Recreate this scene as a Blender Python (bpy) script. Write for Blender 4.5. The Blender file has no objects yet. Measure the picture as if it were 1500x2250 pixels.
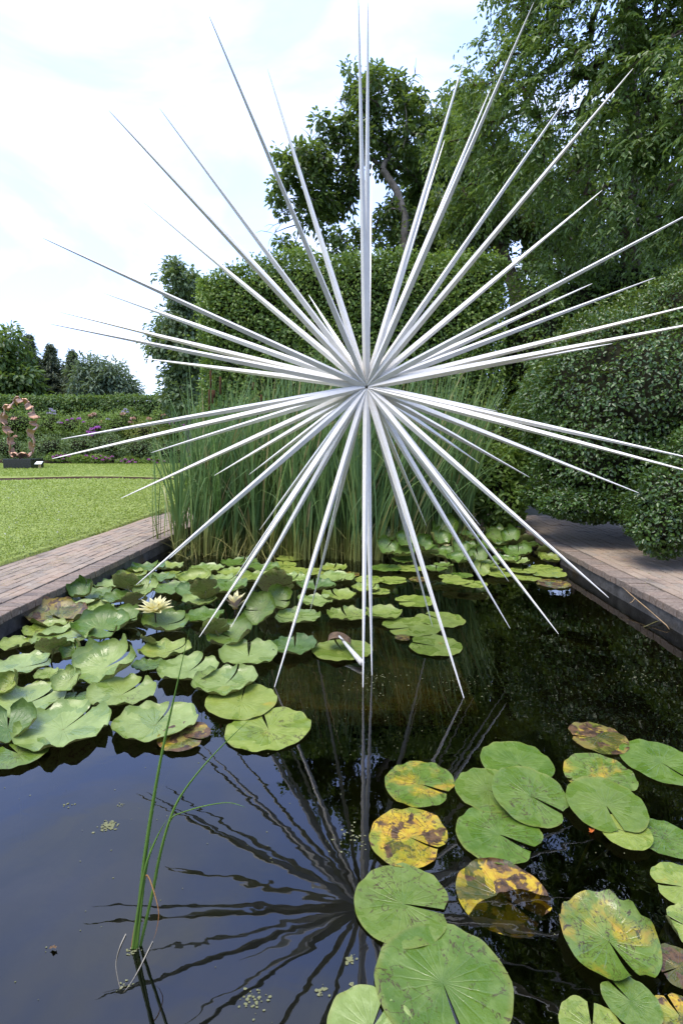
import bpy, bmesh, math, random
import numpy as np
from mathutils import Matrix, Vector

random.seed(7)
rng = np.random.default_rng(7)
scene = bpy.context.scene
col = scene.collection
PI = math.pi

# ------------------------------------------------------------------ camera
EYE = np.array([0.0, 0.0, 1.5])
FPX = 1150.0                       # focal length in pixels of the 1500 x 2250 photograph
_u, _v = (790 - 750) / FPX, (1125 - 982) / FPX
PITCH = math.atan(_v)
YAW = math.atan(_u * math.cos(PITCH))
FWD = np.array([-math.sin(YAW) * math.cos(PITCH), math.cos(YAW) * math.cos(PITCH), -math.sin(PITCH)])
RGT = np.array([math.cos(YAW), math.sin(YAW), 0.0])
UPV = np.cross(RGT, FWD)
cd = bpy.data.cameras.new('camera')
cam = bpy.data.objects.new('camera', cd)
col.objects.link(cam)
cd.sensor_width = 36.0
cd.sensor_fit = 'AUTO'
cd.lens = FPX * 36.0 / 2250.0
cd.clip_start = 0.05
cd.clip_end = 3000.0
cam.matrix_world = Matrix(((RGT[0], UPV[0], -FWD[0], EYE[0]), (RGT[1], UPV[1], -FWD[1], EYE[1]),
                           (RGT[2], UPV[2], -FWD[2], EYE[2]), (0, 0, 0, 1)))
scene.camera = cam

# ------------------------------------------------------------------ sky, sun, exposure
SUN_EL, SUN_AZ = math.radians(68), math.radians(225)     # azimuth clockwise from +Y (seen from above)
SUN_DIR = np.array([math.sin(SUN_AZ) * math.cos(SUN_EL), math.cos(SUN_AZ) * math.cos(SUN_EL), math.sin(SUN_EL)])
w = bpy.data.worlds.new('World')
scene.world = w
w.use_nodes = True
nt = w.node_tree
for n in list(nt.nodes):
    nt.nodes.remove(n)
def wn(t, **k):
    n = nt.nodes.new(t)
    for a, b in k.items():
        setattr(n, a, b)
    return n
sky = wn('ShaderNodeTexSky', sky_type='NISHITA', sun_disc=False, sun_elevation=SUN_EL, sun_rotation=SUN_AZ,
         air_density=1.25, dust_density=0.7, ozone_density=2.2)
tc = wn('ShaderNodeTexCoord')
mp = wn('ShaderNodeMapping')
mp.inputs['Scale'].default_value = (1.0, 1.0, 2.6)
nz = wn('ShaderNodeTexNoise')
nz.inputs['Scale'].default_value = 2.1
nz.inputs['Detail'].default_value = 7.0
nz.inputs['Roughness'].default_value = 0.58
nz.inputs['Distortion'].default_value = 0.5
rp = wn('ShaderNodeValToRGB')
rp.color_ramp.elements[0].position = 0.47
rp.color_ramp.elements[0].color = (0.62, 0.62, 0.62, 1)
rp.color_ramp.elements[1].position = 0.72
rp.color_ramp.elements[1].color = (0.92, 0.92, 0.92, 1)
mx = wn('ShaderNodeMix', data_type='RGBA')
# thin high cloud: a pale blue veil with whiter streaks
nz2 = wn('ShaderNodeTexNoise')
nz2.inputs['Scale'].default_value = 2.3
nz2.inputs['Detail'].default_value = 6.0
nz2.inputs['Distortion'].default_value = 0.8
rp2 = wn('ShaderNodeValToRGB')
rp2.color_ramp.elements[0].position = 0.42
rp2.color_ramp.elements[0].color = (0.195, 0.268, 0.56, 1)
rp2.color_ramp.elements[1].position = 0.68
rp2.color_ramp.elements[1].color = (0.33, 0.36, 0.45, 1)
sc2 = wn('ShaderNodeVectorMath', operation='SCALE')
sc2.inputs['Scale'].default_value = 14.0
bg = wn('ShaderNodeBackground')
bg.inputs['Strength'].default_value = 0.15
wo = wn('ShaderNodeOutputWorld')
nt.links.new(tc.outputs['Generated'], mp.inputs['Vector'])
nt.links.new(mp.outputs['Vector'], nz.inputs['Vector'])
nt.links.new(nz.outputs['Fac'], rp.inputs['Fac'])
nt.links.new(rp.outputs['Color'], mx.inputs[0])
nt.links.new(sky.outputs['Color'], mx.inputs[6])
nt.links.new(mp.outputs['Vector'], nz2.inputs['Vector'])
nt.links.new(nz2.outputs['Fac'], rp2.inputs['Fac'])
nt.links.new(rp2.outputs['Color'], sc2.inputs[0])
nt.links.new(sc2.outputs[0], mx.inputs[7])
nt.links.new(mx.outputs[2], bg.inputs['Color'])
nt.links.new(bg.outputs['Background'], wo.inputs['Surface'])

sd = bpy.data.lights.new('sun', 'SUN')
sd.energy = 2.0
sd.angle = math.radians(34)
sd.color = (1.0, 0.91, 0.78)
sun = bpy.data.objects.new('sun', sd)
col.objects.link(sun)
sun.rotation_euler = Vector(SUN_DIR).to_track_quat('Z', 'Y').to_euler()

scene.view_settings.view_transform = 'Standard'
scene.view_settings.look = 'None'
scene.view_settings.exposure = 1.32
scene.view_settings.gamma = 1.0
scene.render.film_transparent = False
scene.cycles.use_denoising = True
scene.cycles.max_bounces = 8
scene.cycles.transparent_max_bounces = 8
scene.cycles.sample_clamp_indirect = 6.0

# ------------------------------------------------------------------ where things stand
def ray(x, y):
    return FWD + RGT * (x - 750) / FPX + UPV * (1125 - y) / FPX
def onz(x, y, z):                  # the point of height z seen at x, y of the photograph
    d = ray(x, y)
    return EYE + d * ((z - EYE[2]) / d[2])
def ony(x, y, Y):                  # the point at distance Y
    d = ray(x, y)
    return EYE + d * ((Y - EYE[1]) / d[1])
def pxm(p):                        # metres per photograph pixel at p
    return float((np.asarray(p) - EYE) @ FWD) / FPX

# ------------------------------------------------------------------ object helpers
def tag(o, label=None, cat=None, group=None, kind=None):
    if label: o['label'] = label
    if cat: o['category'] = cat
    if group: o['group'] = group
    if kind: o['kind'] = kind
    return o
def empty(name, loc, label, cat, group=None):
    o = bpy.data.objects.new(name, None)
    o.empty_display_size = 0.1
    col.objects.link(o)
    o.location = loc
    return tag(o, label, cat, group)
def link(name, me, parent=None, loc=None):
    o = bpy.data.objects.new(name, me)
    col.objects.link(o)
    if parent is not None:
        o.parent = parent
    if loc is not None:
        o.location = loc
    return o
def off(parent):                   # world offset of an unrotated parent
    return np.array(parent.location) if parent is not None else np.zeros(3)
def np_mesh(name, V, F, mat, attr=None, smooth=False):
    """V (n,3); F (m,k) all faces with k corners"""
    V = np.asarray(V, dtype=np.float32)
    F = np.asarray(F, dtype=np.int32)
    me = bpy.data.meshes.new(name)
    me.vertices.add(len(V))
    me.vertices.foreach_set('co', V.ravel())
    k = F.shape[1]
    me.loops.add(F.size)
    me.loops.foreach_set('vertex_index', F.ravel())
    me.polygons.add(len(F))
    me.polygons.foreach_set('loop_start', np.arange(0, F.size, k, dtype=np.int32))
    try:
        me.polygons.foreach_set('loop_total', np.full(len(F), k, dtype=np.int32))
    except Exception:
        pass
    if smooth:
        me.polygons.foreach_set('use_smooth', np.ones(len(F), dtype=bool))
    me.update(calc_edges=True)
    if attr is not None:
        a = me.attributes.new('rnd', 'FLOAT', 'POINT')
        a.data.foreach_set('value', np.asarray(attr, dtype=np.float32))
    if mat is not None:
        me.materials.append(mat)
    return me
def list_mesh(name, V, F, mat, smooth=False):
    me = bpy.data.meshes.new(name)
    me.from_pydata([tuple(map(float, v)) for v in V], [], F)
    if smooth:
        me.polygons.foreach_set('use_smooth', [True] * len(me.polygons))
    me.materials.append(mat)
    me.update()
    return me
def box_vf(x0, x1, y0, y1, z0, z1):
    V = [(x0, y0, z0), (x1, y0, z0), (x1, y1, z0), (x0, y1, z0), (x0, y0, z1), (x1, y0, z1), (x1, y1, z1), (x0, y1, z1)]
    F = [(0, 3, 2, 1), (4, 5, 6, 7), (0, 1, 5, 4), (1, 2, 6, 5), (2, 3, 7, 6), (3, 0, 4, 7)]
    return V, F
def bevel_box(name, x0, x1, y0, y1, z0, z1, mat, b=0.01):
    bm = bmesh.new()
    V, F = box_vf(x0, x1, y0, y1, z0, z1)
    vs = [bm.verts.new(v) for v in V]
    for f in F:
        bm.faces.new([vs[i] for i in f])
    bmesh.ops.bevel(bm, geom=list(bm.edges), offset=b, segments=2, affect='EDGES', profile=0.6)
    me = bpy.data.meshes.new(name)
    bm.to_mesh(me); bm.free()
    me.materials.append(mat)
    return me
def tube_vf(pts, rad, sides=6, cap=True):
    """tube along points with radii"""
    pts = np.asarray(pts, float)
    n = len(pts)
    rad = np.broadcast_to(np.asarray(rad, float), (n,))
    V, F = [], []
    prev = None
    for i in range(n):
        t = pts[min(i + 1, n - 1)] - pts[max(i - 1, 0)]
        t = t / (np.linalg.norm(t) + 1e-9)
        ref = prev if prev is not None else (np.array([1.0, 0, 0]) if abs(t[0]) < 0.8 else np.array([0, 1.0, 0]))
        a = ref - t * (ref @ t)
        a = a / (np.linalg.norm(a) + 1e-9)
        prev = a
        b = np.cross(t, a)
        for k in range(sides):
            an = 2 * PI * k / sides
            V.append(pts[i] + (a * math.cos(an) + b * math.sin(an)) * rad[i])
    for i in range(n - 1):
        for k in range(sides):
            k2 = (k + 1) % sides
            F.append((i * sides + k, i * sides + k2, (i + 1) * sides + k2, (i + 1) * sides + k))
    if cap:
        F.append(tuple(range(sides))[::-1])
        F.append(tuple((n - 1) * sides + k for k in range(sides)))
    return V, F
class MB:
    def __init__(s): s.V, s.F = [], []
    def add(s, vf):
        o = len(s.V)
        s.V += list(vf[0])
        s.F += [tuple(i + o for i in f) for f in vf[1]]
        return s
    def build(s, name, mat, parent=None, smooth=False, local=None):
        V = np.asarray(s.V, float)
        if local is not None: V = V - local
        return link(name, list_mesh(name, V, s.F, mat, smooth), parent)

# ------------------------------------------------------------------ materials
def newmat(name):
    m = bpy.data.materials.new(name)
    m.use_nodes = True
    t = m.node_tree
    for n in list(t.nodes):
        t.nodes.remove(n)
    out = t.nodes.new('ShaderNodeOutputMaterial')
    return m, t, out
class NT:
    """small node helper"""
    def __init__(s, t): s.t = t
    def n(s, typ, inputs=None, **k):
        n = s.t.nodes.new(typ)
        for a, b in k.items():
            setattr(n, a, b)
        for a, b in (inputs or {}).items():
            if hasattr(b, 'is_linked') or isinstance(b, bpy.types.NodeSocket):
                s.t.links.new(b, n.inputs[a])
            else:
                n.inputs[a].default_value = b
        return n
    def math(s, op, a, b=0.0, c=0.0, clamp=False):
        n = s.n('ShaderNodeMath', operation=op, use_clamp=clamp)
        for i, v in enumerate((a, b, c)):
            if isinstance(v, bpy.types.NodeSocket): s.t.links.new(v, n.inputs[i])
            else: n.inputs[i].default_value = v
        return n.outputs[0]
    def mix(s, f, a, b):
        n = s.n('ShaderNodeMix', data_type='RGBA')
        for i, v in ((0, f), (6, a), (7, b)):
            if isinstance(v, bpy.types.NodeSocket): s.t.links.new(v, n.inputs[i])
            elif i == 0: n.inputs[0].default_value = v
            else: n.inputs[i].default_value = (*v[:3], 1.0)
        return n.outputs[2]
    def noise(s, vec, scale, detail=3.0, rough=0.55, dist=0.0, out='Fac'):
        n = s.n('ShaderNodeTexNoise', {'Scale': scale, 'Detail': detail, 'Roughness': rough, 'Distortion': dist})
        if vec is not None: s.t.links.new(vec, n.inputs['Vector'])
        return n.outputs[out]
    def ramp(s, fac, stops, mode='LINEAR'):
        n = s.n('ShaderNodeValToRGB')
        n.color_ramp.interpolation = mode
        e = n.color_ramp.elements
        while len(e) < len(stops): e.new(0.5)
        for i, (p, c) in enumerate(stops):
            e[i].position = p
            e[i].color = (*c, 1.0) if not isinstance(c, (int, float)) else (c, c, c, 1.0)
        s.t.links.new(fac, n.inputs['Fac'])
        return n.outputs['Color']
    def step(s, v, lo, hi):
        n = s.n('ShaderNodeMapRange', {'From Min': lo, 'From Max': hi, 'To Min': 0.0, 'To Max': 1.0})
        n.interpolation_type = 'SMOOTHSTEP'
        s.t.links.new(v, n.inputs['Value'])
        return n.outputs[0]
    def bump(s, h, strength, dist):
        n = s.n('ShaderNodeBump', {'Strength': strength, 'Distance': dist})
        s.t.links.new(h, n.inputs['Height'])
        return n.outputs['Normal']
    def bsdf(s, color, rough=0.6, spec=0.4, normal=None, metal=0.0, coat=0.0):
        n = s.n('ShaderNodeBsdfPrincipled', {'Metallic': metal, 'Specular IOR Level': spec, 'Coat Weight': coat})
        for k, v in (('Base Color', color), ('Roughness', rough)):
            if isinstance(v, bpy.types.NodeSocket): s.t.links.new(v, n.inputs[k])
            else: n.inputs[k].default_value = (*v, 1.0) if k == 'Base Color' else v
        if normal is not None: s.t.links.new(normal, n.inputs['Normal'])
        return n.outputs[0]
def leaf_mat(name, c0, c1, c2, rough=0.42, trans=0.3, spec=0.45, extra=None):
    """leaves: tint varies leaf by leaf (attribute rnd)"""
    m, t, out = newmat(name)
    h = NT(t)
    at = h.n('ShaderNodeAttribute', attribute_name='rnd')
    c = h.ramp(at.outputs['Fac'], [(0.0, c0), (0.55, c1), (1.0, c2)] if not extra else [(0.0, c0), (0.5, c1), (0.93, c2), (0.965, extra)])
    b = h.bsdf(c, rough, spec)
    tr = h.n('ShaderNodeBsdfTranslucent')
    tc_ = h.mix(0.5, c, (0.30, 0.42, 0.05))
    t.links.new(tc_, tr.inputs['Color'])
    ms = h.n('ShaderNodeMixShader', {'Fac': trans})
    t.links.new(b, ms.inputs[1]); t.links.new(tr.outputs[0], ms.inputs[2])
    t.links.new(ms.outputs[0], out.inputs['Surface'])
    return m
def plain_mat(name, c, rough=0.6, spec=0.4, var=0.25, scale=8.0, metal=0.0, bump=0.0, c2=None, coords='Object', coat=0.0):
    m, t, out = newmat(name)
    h = NT(t)
    tcn = h.n('ShaderNodeTexCoord')
    v = tcn.outputs[coords]
    nz_ = h.noise(v, scale, 5.0, 0.6)
    d = c2 if c2 else tuple(x * (1 - var) for x in c)
    cc = h.mix(h.step(nz_, 0.35, 0.68), d, c)
    nrm = h.bump(h.noise(v, scale * 6, 4.0), bump, 0.01) if bump else None
    t.links.new(h.bsdf(cc, rough, spec, nrm, metal, coat), out.inputs['Surface'])
    return m

# ================================================================== THE SETTING
PX0, PX1, PY0, PY1 = -2.80, 2.58, 0.35, 10.4          # the pool
RIM = 0.19
def lawn_z(x, y):
    """gentle rise of the lawn away from the pool"""
    t = np.clip((np.asarray(y, float) - 8.0) / 8.5, 0, 1)
    s = t * t * (3 - 2 * t)
    far = np.clip((np.asarray(y, float) - 16.5) / 12.0, 0, 1)
    return RIM + 0.02 + 0.26 * s + 0.045 * (np.asarray(y, float) > 16.4) + 0.11 * far

# ground out to the horizon, with the pool left open
def make_ground():
    m, t, out = newmat('ground_soil')
    h = NT(t)
    v = h.n('ShaderNodeTexCoord').outputs['Object']
    a = h.noise(v, 1.3, 6.0, 0.65)
    b = h.noise(v, 0.12, 3.0)
    c = h.mix(h.step(a, 0.3, 0.7), (0.035, 0.026, 0.016), (0.085, 0.065, 0.040))
    c = h.mix(h.step(b, 0.42, 0.6), c, (0.055, 0.085, 0.022))
    t.links.new(h.bsdf(c, 0.9, 0.2, h.bump(a, 0.6, 0.04)), out.inputs['Surface'])
    G = 900.0
    z = 0.10
    xs = [-G, -60, PX0 - 0.22, PX1 + 0.22, 60, G]
    ys = [-G, -60, PY0 - 0.22, PY1 + 0.22, 60, G]
    V, F = [], []
    for y in ys:
        for x in xs: V.append((x, y, z))
    for j in range(5):
        for i in range(5):
            if i == 2 and j == 2: continue
            a0 = j * 6 + i
            F.append((a0, a0 + 1, a0 + 7, a0 + 6))
    tag(link('ground', list_mesh('ground', V, F, m)), kind='structure')
make_ground()

# lawn
def lawn_edge(y):                   # x of the lawn edge along the left path
    y = np.asarray(y, float)
    return -4.12 + 0.045 * np.clip(y - 5.5, -8, 6) + 0.10 * np.sin(y * 0.35)
soil_m = plain_mat('bed_soil', (0.075, 0.052, 0.032), 0.95, 0.15, 0.5, 5.0, bump=0.8)
def make_lawn():
    m, t, out = newmat('lawn_turf')
    h = NT(t)
    v = h.n('ShaderNodeTexCoord').outputs['Object']
    a = h.noise(v, 22.0, 6.0, 0.7)
    b = h.noise(v, 0.9, 4.0)
    g = h.mix(h.step(a, 0.32, 0.7), (0.150, 0.190, 0.036), (0.290, 0.340, 0.075))
    g = h.mix(h.math('MULTIPLY', h.step(b, 0.35, 0.7), 0.6), g, (0.25, 0.305, 0.070))
    t.links.new(h.bsdf(g, 0.75, 0.25, h.bump(a, 0.9, 0.03)), out.inputs['Surface'])
    ys = np.concatenate([np.linspace(-6, 16.2, 75), np.linspace(16.75, 27.4, 30)])
    V, F = [], []
    NXs = 40
    for y in ys:
        e = float(lawn_edge(y)) if y < 13 else float(lawn_edge(13)) + 0.0
        for k in range(NXs + 1):
            x = e - (k / NXs) ** 1.8 * 46.0
            V.append((x, y, float(lawn_z(x, y)) + 0.035 * math.sin(x * 0.8 + y * 0.5) * min(1, (k / 6.0))))
    for j in range(len(ys) - 1):
        if ys[j] == 16.2: continue          # the cross path
        for k in range(NXs):
            a0 = j * (NXs + 1) + k
            F.append((a0 + 1, a0, a0 + NXs + 1, a0 + NXs + 2))
    # cut edges of turf down to the soil
    for j in range(len(ys) - 1):
        a0, b0 = j * (NXs + 1), (j + 1) * (NXs + 1)
        V.append((V[a0][0] + 0.02, V[a0][1], 0.10)); V.append((V[b0][0] + 0.02, V[b0][1], 0.10))
        F.append((a0, len(V) - 2, len(V) - 1, b0))
    for j in (74, 75):
        for k in range(NXs):
            a0 = j * (NXs + 1) + k
            V.append((V[a0][0], V[a0][1], V[a0][2] - 0.2)); V.append((V[a0 + 1][0], V[a0 + 1][1], V[a0 + 1][2] - 0.2))
            F.append((a0, a0 + 1, len(V) - 1, len(V) - 2))
    me = list_mesh('lawn', V, F, m, True)
    me.materials.append(soil_m)
    for p in list(me.polygons)[-2 * NXs:]: p.material_index = 1
    o = link('lawn', me)
    tag(o, kind='structure')
make_lawn()
def make_cross_path():
    V, F = [], []
    for k in range(41):
        x = -3.6 - k * 1.1
        for y in (16.0, 16.95):
            V.append((x, y, float(lawn_z(x, 16.2)) - 0.03))
    for k in range(40):
        F.append((2 * k, 2 * k + 1, 2 * k + 3, 2 * k + 2))
    tag(link('earth_path', list_mesh('earth_path', V, F, soil_m)), kind='structure')
    V, F = [], []
    for k in range(41):
        x = -3.0 - k * 1.2
        for y, dz in ((26.6, 0.0), (28.0, 0.10), (32.0, 0.2)):
            V.append((x, y, float(lawn_z(x, y)) + dz + 0.02 * math.sin(k * 1.7 + y) + (0.03 if y > 26.7 else -0.05)))
    for k in range(40):
        for j in range(2):
            a0 = 3 * k + j
            F.append((a0, a0 + 1, a0 + 4, a0 + 3))
    tag(link('flower_bed_soil', list_mesh('flower_bed_soil', V, F, soil_m)), kind='structure')
make_cross_path()

# ---- brickwork
def brick_material(name, tones):
    m, t, out = newmat(name)
    h = NT(t)
    oi = h.n('ShaderNodeObjectInfo')
    tcn = h.n('ShaderNodeTexCoord')
    vw = h.n('ShaderNodeNewGeometry').outputs['Position']
    r = oi.outputs['Random']
    c = h.ramp(r, [(i / (len(tones) - 1), q) for i, q in enumerate(tones)])
    g = h.noise(vw, 45.0, 5.0, 0.7)
    c = h.mix(h.step(g, 0.3, 0.75), c, h.mix(0.6, c, (0.34, 0.275, 0.21)))
    d = h.noise(vw, 3.2, 5.0, 0.65)
    c = h.mix(h.math('MULTIPLY', h.step(d, 0.50, 0.72), 0.65), c, (0.085, 0.070, 0.062))     # old lichen grime
    p = h.noise(vw, 6.5, 4.0, 0.6)
    c = h.mix(h.math('MULTIPLY', h.step(p, 0.60, 0.75), 0.55), c, (0.40, 0.36, 0.28))        # dry clippings, bloom
    t.links.new(h.bsdf(c, h.ramp(g, [(0.3, 0.75), (0.7, 0.95)]), 0.25, h.bump(g, 0.5, 0.004)), out.inputs['Surface'])
    return m
M_BRICK = brick_material('path_brick', [(0.228, 0.172, 0.120), (0.265, 0.188, 0.126), (0.190, 0.157, 0.118), (0.285, 0.215, 0.146), (0.168, 0.142, 0.108)])
M_EDGE = brick_material('edge_brick', [(0.108, 0.082, 0.062), (0.150, 0.108, 0.080), (0.088, 0.072, 0.058), (0.175, 0.125, 0.092)])
M_MORT = plain_mat('mortar_sand', (0.17, 0.145, 0.115), 0.95, 0.1, 0.45, 9.0, bump=0.5)
def brick_meshes(lx, ly, lz, mat, nvar=5, seed=0):
    rr = random.Random(seed)
    out = []
    for i in range(nvar):
        bm = bmesh.new()
        b = 0.004
        # eight lower and top verts with a worn chamfer: 5 x 4 quads
        top = [(-lx + b, -ly + b), (lx - b, -ly + b), (lx - b, ly - b), (-lx + b, ly - b)]
        sid = [(-lx, -ly), (lx, -ly), (lx, ly), (-lx, ly)]
        T = [bm.verts.new((x + rr.uniform(-.002, .002), y + rr.uniform(-.002, .002), lz + rr.uniform(-.0015, .0015))) for x, y in top]
        S = [bm.verts.new((x, y, lz - b - rr.uniform(0, .002))) for x, y in sid]
        B = [bm.verts.new((x, y, -lz)) for x, y in sid]
        bm.faces.new(T)
        bm.faces.new(B[::-1])
        for k in range(4):
            q = (k + 1) % 4
            bm.faces.new((T[q], T[k], S[k], S[q]))
            bm.faces.new((S[q], S[k], B[k], B[q]))
        bmesh.ops.recalc_face_normals(bm, faces=list(bm.faces))
        me = bpy.data.meshes.new('brick')
        bm.to_mesh(me); bm.free()
        me.materials.append(mat)
        out.append(me)
    return out
HEADER = brick_meshes(0.100, 0.0480, 0.0325, M_EDGE, 5, 1)
STRETCH = brick_meshes(0.0475, 0.1000, 0.0325, M_BRICK, 6, 2)
wall_m = None
def make_wall_material():
    m, t, out = newmat('pool_wall_render')
    h = NT(t)
    v = h.n('ShaderNodeNewGeometry').outputs['Position']
    a = h.noise(v, 7.0, 6.0, 0.7)
    b = h.noise(v, 2.2, 4.0)
    c = h.mix(h.step(a, 0.3, 0.75), (0.030, 0.028, 0.024), (0.105, 0.100, 0.090))
    c = h.mix(h.step(b, 0.55, 0.72), c, (0.075, 0.055, 0.024))
    t.links.new(h.bsdf(c, 0.7, 0.35, h.bump(a, 0.7, 0.01)), out.inputs['Surface'])
    return m
wall_m = make_wall_material()
def make_pool_wall(name, x_in, side, y0, y1):
    """concrete wall with a header course on top; side -1 = left of the pool"""
    xo = x_in + side * 0.22
    V, F = box_vf(min(x_in - side * 0.0, xo) + (0.015 if side > 0 else 0.0), max(x_in, xo) - (0.015 if side < 0 else 0.0), y0, y1, -0.75, RIM - 0.068)
    o = link(name, list_mesh(name, V, F, wall_m))
    tag(o, kind='structure')
    n = int((y1 - y0) / 0.104)
    for i in range(n):
        y = y0 + 0.052 + i * 0.104
        b = link('brick', HEADER[random.randrange(5)], o)
        b.location = (x_in + side * (0.100 + random.uniform(-.004, .004)), y + random.uniform(-.002, .002), RIM - 0.0325 + random.uniform(-.003, .003))
        b.rotation_euler = (random.uniform(-.012, .012), random.uniform(-.015, .015), random.uniform(-.012, .012))
    # mortar between the headers, set back
    V, F = box_vf(min(x_in, xo) + 0.012, max(x_in, xo) - 0.012, y0 + 0.001, y1 - 0.001, RIM - 0.067, RIM - 0.009)
    link('mortar', list_mesh('mortar', V, F, M_MORT), o)
    return o
make_pool_wall('pool_wall_left', PX0, -1, 1.4, 10.3)
make_pool_wall('pool_wall_right', PX1, 1, 1.4, 9.6)
for nm, bx in (('pool_wall_back', (PX0 - 0.2, PX1 + 0.2, PY1, PY1 + 0.25, -0.75, RIM - 0.03)), ('pool_wall_front', (PX0 - 0.2, PX1 + 0.2, PY0 - 0.25, PY0, -0.75, RIM - 0.03))):
    tag(link(nm, list_mesh(nm, *box_vf(*bx), wall_m)), kind='structure')

def make_brick_path(name, x_in, side, width_at, y0, y1, ylim):
    """running bond of stretchers beside the header course"""
    V, F = [], []
    ys = np.linspace(y0, y1, 40)
    xi = x_in + side * 0.225
    for y in ys:
        V.append((xi, y, RIM - 0.016)); V.append((xi + side * width_at(y), y, RIM - 0.016))
    for j in range(39):
        q = (2 * j, 2 * j + 1, 2 * j + 3, 2 * j + 2)
        F.append(q if side > 0 else q[::-1])
    o = link(name, list_mesh(name, V, F, M_MORT))
    tag(o, kind='structure')
    spots = []
    rows = int(2.4 / 0.102)
    for r in range(rows):
        x = xi + side * (0.052 + r * 0.102)
        y = y0 + (0.105 if r % 2 else 0.0) + random.uniform(0, .03)
        while y < y1 - 0.1:
            if abs(x - xi) + 0.05 < width_at(y):
                spots.append((x, y))
            y += 0.209
    spots.sort(key=lambda s: math.hypot(s[0], s[1]) if s[1] > ylim else 100 + s[1] * -1)
    rest = MB()
    for i, (x, y) in enumerate(spots):
        z = RIM - 0.0325 + random.uniform(-.004, .003) + 0.003 * math.sin(x * 5 + y * 3)
        if i < 300:
            b = link('brick', STRETCH[random.randrange(6)], o)
            b.location = (x, y, z)
            b.rotation_euler = (random.uniform(-.012, .012), random.uniform(-.015, .015), random.uniform(-.014, .014))
        else:
            me = STRETCH[i % 6]
            rest.add(([np.array(q.co) + (x, y, z) for q in me.vertices], [tuple(p.vertices) for p in me.polygons]))
    if rest.V:
        tag(rest.build('far_bricks', M_BRICK, o), kind='stuff')
    return o
make_brick_path('brick_path_left', PX0, -1, lambda y: max(0.3, abs(float(lawn_edge(y)) - (PX0 - 0.225)) - 0.01), 1.4, 14.0, 3.7)
def right_width(y):
    return 2.3 if y < 7.5 else max(0.6, 2.3 - 0.35 * (y - 7.5))
make_brick_path('brick_path_right', PX1, 1, right_width, 1.4, 10.2, 3.9)

# ---- pool floor and water
def make_floor():
    m, t, out = newmat('pool_mud')
    h = NT(t)
    v = h.n('ShaderNodeNewGeometry').outputs['Position']
    a = h.noise(v, 2.4, 6.0, 0.7, 0.6)
    b = h.noise(v, 9.0, 5.0, 0.7)
    c = h.mix(h.step(a, 0.45, 0.75), (0.006, 0.007, 0.004), (0.040, 0.044, 0.012))
    c = h.mix(h.math('MULTIPLY', h.step(b, 0.62, 0.75), 0.4), c, (0.085, 0.062, 0.020))
    t.links.new(h.bsdf(c, 0.95, 0.1), out.inputs['Surface'])
    V, F = [], []
    nx, ny = 40, 60
    for j in range(ny + 1):
        for i in range(nx + 1):
            x = PX0 - 0.1 + (PX1 - PX0 + 0.2) * i / nx; y = PY0 - 0.1 + (PY1 - PY0 + 0.2) * j / ny
            V.append((x, y, -0.48 + 0.05 * math.sin(x * 2.1 + 1) * math.cos(y * 1.7) + 0.025 * math.sin(x * 7 + y * 5)))
    for j in range(ny):
        for i in range(nx):
            a0 = j * (nx + 1) + i
            F.append((a0, a0 + 1, a0 + nx + 2, a0 + nx + 1))
    tag(link('pool_floor', list_mesh('pool_floor', V, F, m, True)), kind='structure')
make_floor()
def make_water():
    m, t, out = newmat('pond_water')
    h = NT(t)
    v = h.n('ShaderNodeNewGeometry').outputs['Position']
    mp_ = h.n('ShaderNodeMapping', {'Scale': (1.0, 1.5, 1.0)})
    t.links.new(v, mp_.inputs['Vector'])
    n1 = h.noise(mp_.outputs[0], 6.0, 2.0, 0.45, 0.3)
    n2 = h.noise(mp_.outputs[0], 19.0, 2.0, 0.5)
    pat = h.step(h.noise(v, 0.9, 2.0), 0.35, 0.65)
    hh = h.math('ADD', n1, h.math('MULTIPLY', h.math('MULTIPLY', n2, 0.10), pat))
    nrm = h.bump(hh, 1.0, 0.00055)
    fr = h.n('ShaderNodeFresnel', {'IOR': 1.6})
    t.links.new(nrm, fr.inputs['Normal'])
    gl = h.n('ShaderNodeBsdfGlossy', {'Color': (1, 1, 1, 1), 'Roughness': 0.0})
    t.links.new(nrm, gl.inputs['Normal'])
    tr = h.n('ShaderNodeBsdfTransparent', {'Color': (0.34, 0.34, 0.20, 1)})
    ms = h.n('ShaderNodeMixShader')
    t.links.new(fr.outputs[0], ms.inputs[0]); t.links.new(tr.outputs[0], ms.inputs[1]); t.links.new(gl.outputs[0], ms.inputs[2])
    t.links.new(ms.outputs[0], out.inputs['Surface'])
    V = [(PX0 - 0.05, PY0 - 0.05, 0), (PX1 + 0.05, PY0 - 0.05, 0), (PX1 + 0.05, PY1 + 0.05, 0), (PX0 - 0.05, PY1 + 0.05, 0)]
    tag(link('water', list_mesh('water', V, [(0, 1, 2, 3)], m)), kind='structure')
make_water()

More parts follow.
